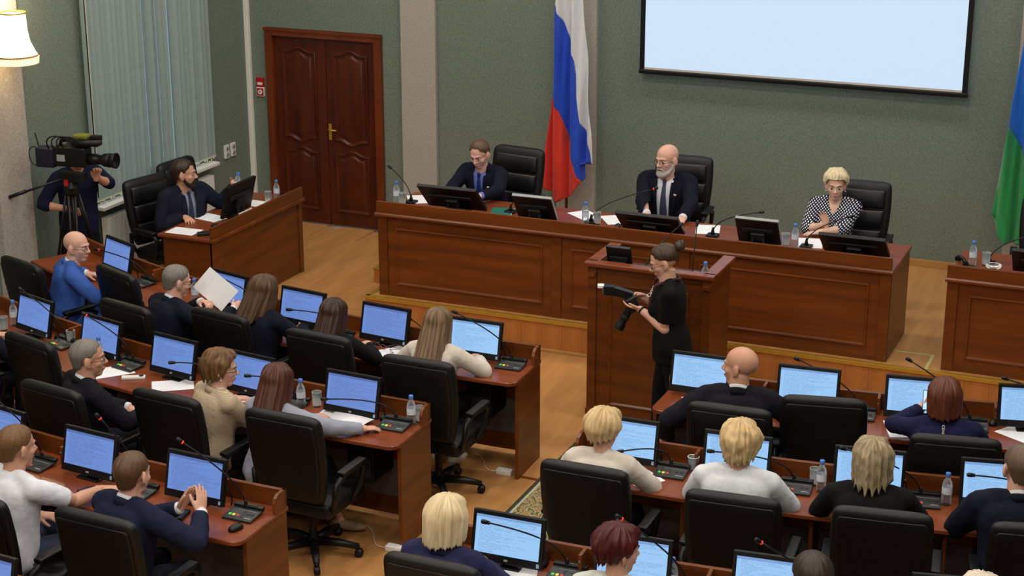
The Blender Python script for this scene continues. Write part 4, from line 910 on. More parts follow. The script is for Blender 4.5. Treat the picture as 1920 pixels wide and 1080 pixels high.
def hair_mesh(style, vol_add=0.0, seed=0):
    tt, dd, vol, flare = HAIRS[style]; vol += vol_add
    rng = random.Random(seed)
    nu, nv = 96, 30
    cx, cy, cz = 0, -.014, .038; rx, ry, rz = .077+vol, .097+vol, .086+vol*.9
    ph = [rng.uniform(0, 6.28) for _ in range(8)]
    close = style in ('short','crop','recede','tied'); rough = .0012 if close else .0040 if style not in ('shag','volume','pixie') else .0055
    def P(ui, vi, inner):
        a = 2*pi*ui/nu; deg = abs(math.degrees(math.atan2(math.sin(a), math.cos(a))))
        tm = interp(tt, deg); dr = interp(dd, deg) if dd else 0.0
        L1 = tm; L2 = dr/.09
        w = vi/nv*(L1+L2)
        t = min(w, L1); ex = max(0, w-L1)*.09
        k = (rough*(math.sin(a*11+ph[0]+t*1.2)+.8*math.sin(a*19+ph[1]-t*2)+.6*math.sin(a*31+ph[2])+.7*math.sin(t*5+ph[3]+a*3))*min(1, t/.7)**1.5) if not inner else -.011
        if not inner:
            hem = max(0, (vi/nv-.55)/.45); k -= (vol-.003)*hem*hem*(1.0 if close else .45 if style in ('pixie','volume') else .12)
        s_ = math.sin(t); x = (rx+k)*math.sin(a)*s_; y = (ry+k)*math.cos(a)*s_; z = (rz+k)*math.cos(t)
        if ex > 0:
            sc = 1+flare*ex/.3
            x *= sc; y *= sc
            if style in ('mid','long'): y -= ex*.40*max(0, min(1, (deg-50)/50))
            z -= ex*(1+(.16 if style in ('pixie','volume','shag') else .05)*math.sin(a*17+ph[4])+.06*math.sin(a*41+ph[5]))
        q_ = V((cx+x, cy+y, cz+z))
        if not inner and style in ('pixie','volume','shag') and t > .3: q_ = q_+mnoise.noise_vector(q_*26+V((ph[0],ph[1],ph[2])))*(.009 if style != 'pixie' else .0035)
        return q_
    vs = []; fs = []; uvs = []
    for inner in (0, 1):
        for vi in range(nv+1):
            for ui in range(nu): vs.append(P(ui, max(vi, .25), inner))
    def I(inner, vi, ui): return inner*(nv+1)*nu+vi*nu+ui % nu
    for ui in range(nu):
        for vi in range(nv):
            fs.append((I(0,vi,ui), I(0,vi+1,ui), I(0,vi+1,ui+1), I(0,vi,ui+1))); uvs.append([(ui/nu,vi/nv),(ui/nu,(vi+1)/nv),((ui+1)/nu,(vi+1)/nv),((ui+1)/nu,vi/nv)])
            fs.append((I(1,vi,ui), I(1,vi,ui+1), I(1,vi+1,ui+1), I(1,vi+1,ui))); uvs.append([(ui/nu,vi/nv)]*4)
        fs.append((I(0,nv,ui), I(1,nv,ui), I(1,nv,ui+1), I(0,nv,ui+1))); uvs.append([(ui/nu,1)]*4)
    fs.append(tuple(I(0,0,u) for u in range(nu))); uvs.append([(u/nu,0) for u in range(nu)])
    return vs, fs, uvs
def head_prims(fem=False, fat=0.0):
    h = MB(); f = .94 if fem else 1.0
    h.ell((0,-.014,.040), (.078*f,.096,.083), nu=28, nv=18)
    h.ell((0,.022,-.018), ((.064+fat*.3)*f,.066,.088), nu=24, nv=16)
    h.ell((0,.046,-.082), ((.036+fat*.3)*f,.036,.030)); h.ell((0,.010,-.070), ((.056+fat*.5)*f,.056,.034))
    h.tube([(-.046,.058,.026),(-.025,.080,.030),(0,.084,.027),(.025,.080,.030),(.046,.058,.026)], [.010,.012,.011,.012,.010], 8)
    h.tube([(0,.080,.022),(0,.094,.0),(0,.108,-.022),(0,.100,-.030)], [.008,.0085,.0115,.008], 10)
    for s_ in (-1, 1):
        h.ell((s_*.012,.092,-.025), (.009,.011,.008)); h.ell((s_*.042*f,.050,-.018), (.022,.026,.022))
        h.ell((s_*.084*f,-.010,.0), (.0095,.021,.033), rot('Z', s_*24).to_4x4()); h.ell((s_*.076*f,.0,-.026), (.010,.012,.014)); h.ell((s_*.076*f,.002,.0), (.010,.012,.02))
        h.ell((s_*.030,.070,.006), (.016,.012,.010))
    h.tube([(-.022,.076,-.056),(0,.088,-.053),(.022,.076,-.056)], [.005,.0075,.005], 8); h.tube([(-.018,.076,-.065),(0,.086,-.066),(.018,.076,-.065)], [.005,.008,.005], 8)
    return h
def hand_prims(k, curl, spread=1.0, thumb=35):
    """k=+1 right hand: palm down, fingers along +Y, thumb towards -X"""
    h = MB()
    h.rings([sring(0,y,z,w,0,4) if 0 else [V((k*p.x*1.0, y, p.y)) for p in (V((w*math.cos(a), t*math.sin(a))) for a in (2*pi*j/14 for j in range(14)))] for y, w, t, z in ((-.03,.024,.021,0),(.0,.026,.020,0),(.03,.038,.017,0),(.06,.041,.015,0),(.085,.040,.012,0),(.095,.032,.008,0))])
    L = [(-.030,.084,(.030,.021,.017)), (-.010,.090,(.034,.024,.018)), (.011,.087,(.031,.022,.018)), (.030,.079,(.025,.017,.015))]
    for q, (x, y, seg) in enumerate(L):
        a = R_(curl*.45); p = V((k*x,y-.01,0)); sp = k*(q-1.4)*.07*spread; P = [p]; rr = [.0098]
        for j, s_ in enumerate(seg):
            a += R_(curl*(.9 if j else .4)); d = V((math.sin(sp)*math.cos(a), math.cos(sp)*math.cos(a), -math.sin(a))); p = p+d*s_; P.append(p); rr.append((.0092,.0083,.0068)[j])
        P.append(P[-1]+d*.005); rr.append(.003)
        h.tube(P, rr, 8)
    th = R_(thumb); p = V((-k*.026,.015,-.004)); P = [p-V((0,.01,0))]; rr = [.012]
    for j, s_ in enumerate((.036,.030,.024)):
        a2 = th*(1-.35*j); d = V((-k*math.sin(a2), math.cos(a2), -.25-curl*.006)).normalized(); p = p+d*s_; P.append(p); rr.append((.0115,.010,.0078)[j])
    P.append(P[-1]+d*.005); rr.append(.003); h.tube(P, rr, 8)
    return h
def collar_strip(c, fr, rx, ry, h, th, a0, a1, drop, n=26, flare=.1):
    """band standing round the neck; angle 0 = back, opens at the front"""
    rs = []
    for i in range(n+1):
        a = R_(a0+(a1-a0)*i/n); d = V((math.sin(a), -math.cos(a), 0)); f = (1-math.cos(a))/2
        b = V((d.x*rx, d.y*ry, -drop*f)); t = V((d.x*(rx-.012), d.y*(ry-.012), -drop*f+h*(1-.25*f)))
        rs.append([c+fr @ q for q in (b, b+V((d.x*th, d.y*th, 0)), t+V((d.x*th, d.y*th, -.004)), t)])
    return MB().rings(rs)
def person(key, label, mw, P):
    g = P.get; s = g('s', 1.0); fem = g('fem', False); wid = g('wid', .93 if fem else 1.0)*1.08; fat = g('fat', 0.0); depth = g('depth', 1.0)
    stand = g('stand', False); inv = mw.inverted()
    hip = V((0, g('hipy', 0), .93*s if stand else .56+g('lift', 0)))
    al = R_(g('lean', 10)); sd = R_(g('side', 0)); tw = g('twist', 0.0)
    up = (M.Rotation(sd, 3, 'Y') @ V((0, math.sin(al), math.cos(al)))).normalized()
    def fr_at(q):
        z = up; x = M.Rotation(R_(tw*min(1, max(0, q/.42))), 3, 'Z') @ V((1,0,0)); x = (x-z*x.dot(z)).normalized(); y = z.cross(x)
        return M((x, y, z)).transposed()
    def tp(x, y, q): return hip+up*(q*s)+fr_at(q) @ V((x*s, y*s, 0))
    def dims(q, d=0.0):
        for a, b in zip(TORSO, TORSO[1:]):
            if q <= b[0]: break
        t = min(1, max(0, (q-a[0])/(b[0]-a[0])))
        bel = fat*math.exp(-((q-.10)/.14)**2)
        hipx = (.012 if fem else 0)*math.exp(-((q+.02)/.1)**2)-(.012 if fem else 0)*math.exp(-((q-.17)/.07)**2)
        rx = (a[1]+(b[1]-a[1])*t)*wid+bel*.6+hipx+d; ry = ((a[2]+(b[2]-a[2])*t))*depth+bel+d; yo = a[3]+(b[3]-a[3])*t+bel*.45
        return rx, ry, yo
    def torso(mb, d, q0, q1, n=20):
        rs = []
        for i in range(n+1):
            q = q0+(q1-q0)*i/n; rx, ry, yo = dims(q, d); R = []
            for j in range(28):
                a = 2*pi*j/28; c_, s_ = math.cos(a), math.sin(a); e = 2/2.5
                R.append(tp(rx*math.copysign(abs(c_)**e, c_), yo+ry*math.copysign(abs(s_)**e, s_), q))
            rs.append(R)
        mb.rings(rs)
        if fem and q1 > .3:
            for k in (-1, 1): mb.ell(tp(k*.072, dims(.285)[1]*.80, .285), tuple((x+d)*s for x in (.066,.055,.062)))
    def front(x, q, d):
        rx, ry, yo = dims(q, d); u = min(.98, abs(x)/rx); y = ry*(1-u**2.5)**(1/2.5)
        return tp(x, yo+y, q)
    sx = .166*wid+.012
    SH = {k: tp(k*sx, -.010, .430+g('shrug', 0)) for k in (-1, 1)}
    UA, FA = .285*s, .25*s
    arm = {}
    for k, nm in ((1, 'r'), (-1, 'l')):
        T = g('h'+nm)
        if T is None: T = V((k*.17*s, .40*s, .80))
        else: T = inv @ V(T) if not g('local') else V(T)
        A = SH[k]; d = T-A; L = d.length; mx = (UA+FA)*.985
        if L > mx: T = A+d*mx/L; L = mx; d = T-A
        u = d.normalized(); ca = (UA*UA+L*L-FA*FA)/(2*UA*L); ca = max(-1, min(1, ca)); hgt = UA*math.sqrt(max(0, 1-ca*ca))
        pole = g('pole'+nm, V((k*.85,-.25,-.45))); pole = V(pole); pp = pole-u*pole.dot(u); pp.normalize()
        E = A+u*UA*ca+pp*hgt
        hd = g('d'+nm)
        if hd is None: hd = (T-E).normalized(); hd = V((hd.x, hd.y, hd.z*.25)).normalized()
        else: hd = V(hd).normalized()
        n = V(g('n'+nm, (0,0,-1))); n = (n-hd*n.dot(hd)).normalized()
        arm[k] = (A, E, T, hd, n)
    # ---- head frame
    tl = al*.5; nb = hip+up*(.50*s)
    hc = nb+V((0, math.sin(tl), math.cos(tl)))*(.124*s)+V((0,.022*s,0))+up*0
    hc += (M.Rotation(sd*.3, 3, 'Y') @ V((0,0,0)))
    HR = rot('Z', g('hy', 0)) @ rot('X', -g('hp', 6)) @ rot('Y', g('hroll', 0))
    hs = s*g('hs', 1.09)
    HM = M.Translation(hc) @ (HR.to_4x4()) @ M.Scale(hs, 4)
    sk = SKIN[g('skin', 'fair')]
    # ---- body: trunk and limbs, head, hands joined into one mesh
    body = MB(); tr = MB(); torso(tr, -.026, -.10, .42)
    for k in (-1, 1):
        A, E, T, hd, n = arm[k]
        tr.tube([A, A.lerp(E, .5), E, E.lerp(T, .4)], [.052*s,.046*s,.040*s,.038*s], 12); tr.ell(A, (.052*s,)*3)
    # legs
    legs = {}
    for k, nm in ((1, 'r'), (-1, 'l')):
        H = hip+V((k*.085*s, 0, -.01))
        if stand:
            ank = V(g('foot'+nm, (k*.10, 0, .08))); kn = H.lerp(ank, .5)+V(g('knee'+nm, (k*.01,.03,0)))
            toe = V(g('toe'+nm, (k*.25, 1, 0))).normalized()
        else:
            kn = V(g('knee'+nm, (k*.12*s, hip.y+.42*s, .52))); ank = V(g('foot'+nm, (k*.11*s, hip.y+.40*s, .09))); toe = V(g('toe'+nm, (k*.12, 1, 0))).normalized()
        legs[k] = (H, kn, ank, toe)
        tr.tube([H, H.lerp(kn, .5), kn, kn.lerp(ank, .35), ank], [.080*s,.070*s,.052*s,.052*s,.034*s], 12); tr.ell(kn, (.052*s,)*3); tr.tube([ank-toe*.03-V((0,0,.03)), ank+toe*.07-V((0,0,.045)), ank+toe*.15-V((0,0,.058))], [.034*s,.032*s,.018*s], 10)
    body.join(remesh(tr, .022, 4))
    hm = head_prims(fem, g('jowl', 0)).xf(HM)
    hm.tube([nb-up*.05*s, nb+up*.02*s, hc.lerp(nb, .45)+V((0,-.012*s,0)), hc+HR @ V((0,-.012*s,-.045*s))], [.062*s*wid,.058*s*wid,.055*s*wid,.054*s*wid], 16)
    body.join(remesh(hm, .0066, 3))
    for k in (-1, 1):
        A, E, T, hd, n = arm[k]
        z = -n; y = hd; x = y.cross(z)
        hp = hand_prims(k, g('curl'+('r' if k > 0 else 'l'), g('curl', 18)), g('spread', 1.0), g('thumb', 35)).xf(frame(T, x, y, z) @ M.Scale(s*(.94 if fem else 1.03), 4))
        hp.tube([E, E.lerp(T, .25), E.lerp(T, .6), T+hd*.015], [.041*s,.042*s,.034*s,.026*s], 14); hp.ell(E, (.041*s,)*3)
        body.join(remesh(hp, .0054, 1))
    o = obj('person', body, sk, None, smooth=True, mw=mw); tag(o, label, 'person')
    # ---- eyes, brows, lips
    if g('face', True):
        for k in (-1, 1):
            obj('eye', MB().ell((0,0,0), (.0125,)*3).xf(M.Translation((k*.030,.0715,.004))).xf(HM), EYE, o, smooth=True)
            obj('eyebrow', MB().tube([HM @ V(q) for q in ((k*.014,.092,.028),(k*.030,.089,.033),(k*.046,.074,.029))], [.003*s,.0038*s,.002*s], 6), g('browm') or cloth((70,52,40)), o, smooth=True)
        obj('lips', MB().tube([HM @ V(q) for q in ((-.022,.079,-.060),(-.008,.092,-.058),(.008,.092,-.058),(.022,.079,-.060))], [.002*s,.0042*s,.0042*s,.002*s], 6), LIPM, o, smooth=True)
    # ---- hair
    if g('hair'):
        st_, c1, c2 = g('hair'); hv, hf, hu = hair_mesh(st_, g('hvol', 0), hash(key) % 100 if 0 else sum(map(ord, key)))
        me = bpy.data.meshes.new('hair'); me.from_pydata([tuple(HM @ p) for p in hv], [], hf); uv = me.uv_layers.new(name='UVMap')
        for pl_i, u in zip(me.polygons, hu):
            for li, c in zip(pl_i.loop_indices, u): uv.data[li].uv = c
        me.shade_smooth(); hm_ = hairmat(c1, c2, st_ in ('short','crop','recede')); ho = link('hair', me, hm_, o)
        if st_ == 'tied':
            obj('hair_bun', MB().ell((0,-.135,.075), (.040,.034,.036)).tube([(.02*math.cos(q), -.135+.012*math.sin(q)-.02, .075+.028*math.sin(q*1.7)) for q in (x*.5 for x in range(14))], .012, 8).xf(HM), hm_, ho, smooth=True)
    if g('beard'):
        c1, c2 = g('beard'); bm_ = cloth(c1, .8, .5, 160); b = MB()
        b.tube([(-.068,.006,-.018),(-.066,.014,-.05),(-.050,.042,-.082),(-.024,.072,-.098),(0,.080,-.102),(.024,.072,-.098),(.050,.042,-.082),(.066,.014,-.05),(.068,.006,-.018)], [.010,.014,.020,.024,.026,.024,.020,.014,.010], 10)
        b.ell((0,.076,-.092), (.034,.024,.034)); b.tube([(-.034,.072,-.072),(-.022,.088,-.047),(0,.096,-.044),(.022,.088,-.047),(.034,.072,-.072)], [.009,.009,.009,.009,.009], 8)
        obj('beard', remesh(b.xf(HM), .006, 2), bm_, o, smooth=True)
    if g('glasses'):
        gm = BLKP; q = MB()
        for k in (-1, 1):
            q.tube([HM @ V((k*.031+.021*math.cos(2*pi*i/16), .094-abs(.03*math.cos(2*pi*i/16)*0), .002+.016*math.sin(2*pi*i/16))) for i in range(16)], .0016, 5, close=True)
            q.tube([HM @ V((k*.052,.093,.008)), HM @ V((k*.076,.05,.008)), HM @ V((k*.082,-.005,.008))], .0018, 5)
        q.tube([HM @ V((-.010,.095,.005)), HM @ V((.010,.095,.005))], .0016, 5)
        obj('eyeglasses', q, gm, o, smooth=True)
    if g('earring'):
        for k in (-1, 1): obj('earring', MB().ell((k*.078,.0,-.045), (.006,)*3).xf(HM), WHITEP if g('earring') == 1 else METAL, o, smooth=True)
    # ---- upper garment
    top = g('top', 'jacket'); cm = g('cm')
    def sleeves(mb, d, end):
        for k in (-1, 1):
            A, E, T, hd, n = arm[k]
            pts = [A+(A-E).normalized()*.012, A.lerp(E, .2), A.lerp(E, .55), A.lerp(E, .9), E, E.lerp(T, .12), E.lerp(T, .5), E.lerp(T, .93)]
            rad = [((q_+.005)*(1.0 if not fem else .93)+d)*s for q_ in (.052,.056,.052,.049,.047,.047,.042,.032)]
            if end == 'short': pts, rad = pts[:3]+[A.lerp(E, .78)], rad[:3]+[(.052+d)*s]
            elif end == '3q': pts, rad = pts[:6]+[E.lerp(T, .30)], rad[:6]+[(.046+d)*s]
            mb.ell(A, ((.058+d)*s,)*3); mb.tube(pts, rad, 14)
            mb.tube([tp(k*.030,-.018,.475), tp(k*.030,-.018,.475).lerp(A, .5)+up*.010*s, A+up*(.012 if top == 'jacket' else .005)*s], [(.042+d)*s,(.047+d)*s,(.054+d)*s], 12)
    d = {'jacket': .016, 'shirt': .009, 'blouse': .013, 'tee': .010}[top]
    jm = MB(); torso(jm, d, -.13 if top != 'shirt' else -.10, .455)
    if stand: jm.rings([[tp((w_+d)*math.cos(a), (t_+d)*math.sin(a), q) for a in (2*pi*j/24 for j in range(24))] for q, w_, t_ in ((-.13,.178,.146),(-.08,.178,.144),(.0,.172,.138),(.10,.160,.125))])
    # trapezius slope up to the collar
    jm.rings([[tp((w+d*.5)*math.cos(a), yo_+(t_+d*.5)*math.sin(a), q) for a in (2*pi*j/20 for j in range(20))] for q, w, t_, yo_ in ((.40,.155*wid,.090,-.012),(.445,.125*wid,.078,-.014),(.478,.090,.068,-.012),(.497,.070,.062,-.010))])
    sleeves(jm, d*.75, g('sleeve', 'long'))
    jm = remesh(jm, .0128, 5)
    am = g('wrinkle', .007 if top in ('jacket','shirt') else .0045)
    jm.v = [q_+mnoise.noise_vector(V((q_.x*13, q_.y*13, q_.z*8)))*am+mnoise.noise_vector(q_*34)*am*.35 for q_ in jm.v]
    Vn = g('vneck')
    if Vn:
        wt_, wb_, qb = Vn
        def keep(p):
            r = p-hip; q = r.dot(up)/s; f_ = fr_at(q); x = r.dot(f_.col[0])/s; y = r.dot(f_.col[1])/s
            if y < .02: return True
            if q < qb: return abs(x) >= wb_*.0001 if wb_ == 0 else abs(x) > wb_*(1 if g('openj') else 0)
            t = (q-qb)/(.47-qb); return abs(x) > wb_+(wt_-wb_)*t
        kv = [keep(p) for p in jm.v]; jm.f = [f for f in jm.f if sum(kv[i] for i in f) >= 3]
    garment = obj(g('topname', {'jacket':'jacket','shirt':'shirt','blouse':'blouse','tee':'shirt'}[top]), jm, cm, o, smooth=True)
    if Vn:
        shm = MB(); torso(shm, .005, -.1, .45)
        shm.rings([[tp((w)*math.cos(a), yo_+(t_)*math.sin(a), q) for a in (2*pi*j/20 for j in range(20))] for q, w, t_, yo_ in ((.40,.15*wid,.088,-.012),(.45,.11*wid,.074,-.010),(.485,.068,.062,-.006),(.50,.062,.058,-.004))])
        obj('shirt', remesh(shm, .013, 4), g('shirtm') or cloth((214,216,222)), o, smooth=True)
        if top == 'jacket':
            for k in (-1, 1):
                L_ = []
                for i in range(11):
                    t = i/10; q = .455-(.455-max(qb, .06))*t; xi = wb_+(wt_-wb_)*((q-qb)/(.47-qb)) if q > qb else wb_
                    wl = .012+.040*math.sin(pi*min(1, t*1.15)**.8) if t < .87 else .012
                    a = front(k*(xi-.003), q, .021); b = front(k*(xi+wl), q, .021); nn = fr_at(q).col[1]
                    L_.append([a, a+nn*.006, b+nn*.006, b])
                obj('lapel', MB().rings(L_), cm, garment)
    if g('tiem'):
        rs = []
        for i in range(17):
            q = .455-.40*i/16; w = .015 if i == 0 else .013+.020*min(1, i/10)
            c = front(0, q, .014 if i else .02)+(V((0,0,0))); f_ = fr_at(q); xx, yy = f_.col[0], f_.col[1]
            rs.append([c-xx*w*s-yy*.004, c+yy*.001, c+xx*w*s-yy*.004, c-yy*.008])
        obj('tie', MB().rings(rs), g('tiem'), o, smooth=False); c = front(0, .462, .016); obj('tie_knot', MB().ell(c, (.018*s,.012*s,.018*s)), g('tiem'), o, smooth=True)
    # ---- collars
    cfr = M((V((1,0,0)), V((0,math.cos(tl),-math.sin(tl))), V((0,math.sin(tl),math.cos(tl))))).transposed() @ rot('Z', tw)
    cc = hip+up*(.478*s)+fr_at(.47) @ V((0,-.008*s,0))
    col = g('collar', 'suit' if top == 'jacket' else None)
    if col == 'suit':
        obj('collar', collar_strip(cc-up*.002*s, cfr, .080*s, .076*s, .048*s, .011, -135, 135, .065*s), cm, garment, smooth=True)
        if g('shirtcol', True): obj('shirt_collar', collar_strip(cc+up*.012*s, cfr, .070*s, .067*s, .052*s, .004, -160, 160, .050*s), g('shirtm') or cloth((214,216,222)), o, smooth=True)
    elif col == 'shirt': obj('collar', collar_strip(cc, cfr, .070*s, .066*s, .036*s, .006, -160, 160, .03*s), cm, garment, smooth=True)
    elif col == 'stand': obj('collar', collar_strip(cc-up*.004*s, cfr, .074*s, .070*s, .034*s, .009, -150, 150, .04*s), cm, garment, smooth=True)
    elif col == 'round': obj('neckband', MB().tube([cc+cfr @ V((.068*s*math.sin(2*pi*i/24), -.064*s*math.cos(2*pi*i/24), -.022*s*(1-math.cos(2*pi*i/24))/2+.004)) for i in range(24)], .007, 6, close=True), cm, garment, smooth=True)
    if g('cuff'):
        for k in (-1, 1):
            A, E, T, hd, n = arm[k]; obj('cuff', MB().tube([E.lerp(T, .88), E.lerp(T, 1.0)+hd*.004], [.037*s,.035*s], 14), g('shirtm') or cloth((214,216,222)), o, smooth=True)
    # ---- trousers or skirt, shoes
    bm2 = MB(); tmn = g('bottom', 'trousers'); bmat = g('bm') or cloth((24,26,34))
    torso(bm2, .004, -.125, .06 if not stand else .08, 8)
    for k in (-1, 1):
        H, kn, ank, toe = legs[k]
        if tmn == 'trousers':
            bm2.tube([H, H.lerp(kn, .5), kn, kn.lerp(ank, .4), ank+V((0,0,.005))], [.094*s,.084*s,.066*s,.060*s,.052*s], 14); bm2.ell(kn, (.066*s,)*3)
        else:
            bm2.tube([H, H.lerp(kn, .5), kn+(kn-H).normalized()*.02], [.098*s,.094*s,.084*s], 14); bm2.ell(kn, (.078*s,)*3)
    if tmn == 'skirt':
        H0 = (legs[1][0]+legs[-1][0])/2; K0 = (legs[1][1]+legs[-1][1])/2
        bm2.tube([H0, H0.lerp(K0, .5), K0], [.10*s,.10*s,.085*s], 14)
        for k in (-1, 1): H, kn, ank, toe = legs[k]; bm2.tube([kn, kn.lerp(ank, g('skirtlen', .35))], [.080*s,.085*s], 14)
        K1 = (legs[1][2]+legs[-1][2])/2; bm2.tube([K0, K0.lerp(K1, g('skirtlen', .35))], [.08*s,.085*s], 14)
    obj(tmn, remesh(bm2, .019, 4), bmat, o, smooth=True)
    sm_ = g('shoem') or BLKP
    for k in (-1, 1):
        H, kn, ank, toe = legs[k]; b = ank-toe*.055; z0 = ank.z-.085
        sh = MB(); S0 = lambda dd_, z, w: ank+toe*dd_+V((0,0,z))
        sh.tube([ank-toe*.065+V((0,0,-.045)), ank-toe*.03+V((0,0,-.035)), ank+toe*.04+V((0,0,-.048)), ank+toe*.12+V((0,0,-.060)), ank+toe*.185+V((0,0,-.068))], [.022*s,.042*s,.042*s,.036*s,.014*s], 12)
        if g('heels'): sh.tube([ank-toe*.055+V((0,0,-.05)), ank-toe*.05+V((0,0,-.088))], [.022,.016], 8)
        obj('shoe', remesh(sh, .009, 2), sm_, o, smooth=True)
    o['_hm'] = [c for r in HM for c in r]
    return o, arm, HM, front, fr_at, tp
def PS(key, label, **P):
    b, i, a, r, ca, cr, tn = SEAT[key]
    P.setdefault('hl', w(b, i, a-.10, max(.24, r-.36), .835)); P.setdefault('hr', w(b, i, a+.10, max(.22, r-.38), .835))
    if 'turn' in P: turn = P.pop('turn')
    else: turn = 0
    return person(key, label, SF(b, i, a, r, 0, R_(turn)), P)
NAVY = cloth((17,19,34)); DKSUIT = cloth((19,19,27)); BLUE = cloth((56,90,166), .8); BLACK = cloth((15,15,17)); CREAM = cloth((206,196,184)); WHITE = cloth((210,214,218)); GREYB = cloth((146,150,164))
NAVYL = cloth((38,38,72)); WSH = cloth((214,217,224)); TWEED = stripe_cloth('tweed', (196,178,152), (164,144,120), 34)
BR1 = ((58,38,26),(96,66,44)); BR2 = ((40,24,17),(66,40,27)); FAIR = ((74,56,40),(140,112,82)); P3H = ((54,38,26),(98,72,50)); GREYH = ((92,86,80),(134,128,120)); BLON = ((176,142,94),(222,196,148)); BLON2 = ((196,172,128),(232,214,176)); AUB = ((58,30,20),(92,50,34)); RED = ((52,12,14),(86,22,24)); DKB = ((34,26,20),(58,44,34)); LBR = ((76,52,30),(128,94,58)); GBL = ((120,104,78),(176,158,124)); RBR = ((70,32,20),(108,56,38))
def w(b, i, a, r, z): return tuple(SP(b, i, a, r, z))

PS('P1', 'bald man with glasses in a bright blue suit, front left row', s=1.0, lean=16, turn=-28, hy=-34, hp=4, skin='pink', cm=BLUE, glasses=1, bm=BLUE, hl=w('L',0,-3.95,.42,.83), hr=w('L',0,-3.45,.46,.83), cuff=1, browm=cloth((120,100,84)), jowl=.012, fat=.02)
PS('P2', 'grey-haired man in a dark suit reading a white sheet', s=1.0, lean=20, turn=-10, hy=-16, hp=14, skin='pink', cm=NAVY, hair=('crop',*GREYH), glasses=1, hl=w('L',0,-2.36,.52,.96), hr=w('L',0,-2.04,.50,.96), nl=(.8,0,-.4), nr=(-.8,0,-.4), curl=42, cuff=1)
PS('P3', 'woman with long brown hair and a dark jacket beside the man reading', s=.97, fem=1, lean=14, turn=-4, hy=-12, cm=NAVY, hair=('mid',*P3H), bm=NAVY, hr=w('L',0,-1.60,.22,.82), hl=w('L',0,-1.88,.34,.82), shirtcol=False)
PS('P4', 'woman with straight dark brown hair and black top, front left row', s=.93, fem=1, lean=8, cm=BLACK, top='blouse', collar='round', hair=('mid',*BR2), hvol=-.004)
PS('P5', 'woman with long straight fair hair in a cream jacket, front left row', s=.95, fem=1, lean=14, cm=CREAM, top='blouse', collar='round', hair=('long',*FAIR), bm=BLACK, hr=w('L',0,-.06,.24,.83), hl=w('L',0,-.42,.34,.82), shoem=WHITEP, footr=(.10,.16,.15), footl=(-.10,.30,.09))
PS('P0', 'person in a dark suit cut by the left edge, second left row', s=1.0, lean=10, cm=NAVY, hair=('short',*DKB))
PS('P6', 'grey-haired man in a dark suit with clasped hands, second left row', s=1.02, lean=6, turn=-22, hy=-22, hp=2, skin='tan', cm=DKSUIT, hair=('crop',*GREYH), glasses=1, cuff=1, hl=w('L',1,-1.86,.72,.76), hr=w('L',1,-1.72,.74,.75), dl=(.8,.4,-.2), dr=(-.6,.6,-.2), curl=45)
PS('P7', 'curly brown-haired woman with glasses in a beige tweed jacket', s=.96, fem=1, lean=10, turn=-22, hy=-30, cm=TWEED, hair=('volume',*LBR), hvol=-.006, glasses=1, earring=1, shirtcol=False, hr=w('L',1,-1.10,.36,.83), hl=w('L',1,-1.25,.34,.83), skin='pink')
PS('P8', 'auburn-haired woman in a pale grey jacket and beige heels', s=.93, fem=1, lean=12, turn=-8, hy=8, cm=GREYB, hair=('mid',*AUB), hvol=.002, shirtcol=False, bottom='skirt', bm=BLACK, heels=1, shoem=cloth((150,128,104)), hr=w('L',1,-.20,.38,.81), hl=w('L',1,-.62,.36,.82), sleeve='long', kneer=(.16,.38,.50), footr=(.24,.42,.11), footl=(.02,.46,.11), toer=(.9,.5,0), skirtlen=.45, polel=(-.6,-.4,-.7), poler=(.7,-.5,-.5))
PS('P9', 'man in a white short-sleeved shirt at the left edge', s=1.04, lean=14, turn=-6, hy=-10, cm=WSH, top='shirt', sleeve='short', collar='shirt', hair=('crop',*LBR), skin='tan', bm=cloth((60,66,86)), hr=w('L',2,-1.22,.33,.82), hl=w('L',2,-1.40,.66,.74), poler=(.7,-.6,-.3), fat=.02, dr=(.8,.6,0))
PS('P10', 'young man in a navy suit with steepled hands, third left row', s=1.03, lean=14, turn=-10, hy=6, hp=6, cm=cloth((24,28,52)), hair=('crop',(66,46,32),(98,72,50)), skin='fair', cuff=1, hl=w('L',2,-.50,.50,.92), hr=w('L',2,-.36,.50,.92), dl=(.35,.45,.85), dr=(-.35,.45,.85), nl=(.9,-.1,-.3), nr=(-.9,-.1,-.3), curl=6, poler=(.8,-.4,-.5))
PS('P11', 'bald man in a dark suit, front right row', s=1.06, lean=8, hy=74, hp=0, turn=6, skin='tan', cm=DKSUIT, cuff=1, hl=w('R',0,.02,.66,.66), hr=w('R',0,.72,.36,.82), polel=(-.7,-.6,-.2), dl=(-.5,.5,-.8), nl=(.7,.2,-.5), jowl=.008, wid=1.05, fat=.02, kneel=(-.34,.36,.53), footl=(-.30,.36,.09), browm=cloth((150,120,100)))
P12 = PS('P12', 'woman with red-brown bob in a navy top with a white back print, using a phone', s=.97, fem=1, lean=12, cm=cloth((24,24,58)), top='blouse', collar='stand', hair=('bob',*RBR), wid=1.06, hl=w('R',0,1.62,.40,.98), curl=35, dl=(.2,.7,.6), nl=(.7,.2,.3))
PS('P13', 'person in red cut by the right edge, front right row', s=.98, fem=1, lean=14, cm=cloth((170,18,28)), top='blouse', collar='round', hair=('bob',*BR1))
PS('P14', 'woman with short blonde hair in a cream jacket, second right row', s=.97, fem=1, lean=12, hy=-14, cm=CREAM, collar='stand', hair=('pixie',*BLON), hvol=.006)
PS('P15', 'woman with full blonde hair in a white jacket, second right row', s=1.02, fem=1, lean=12, cm=WHITE, top='blouse', collar='round', hair=('volume',*BLON), wid=1.04)
PS('P16', 'woman with tousled grey-blonde hair in a black top, second right row', s=1.0, fem=1, lean=12, cm=BLACK, top='blouse', collar='round', hair=('shag',*GBL), wid=1.06, sleeve='3q')
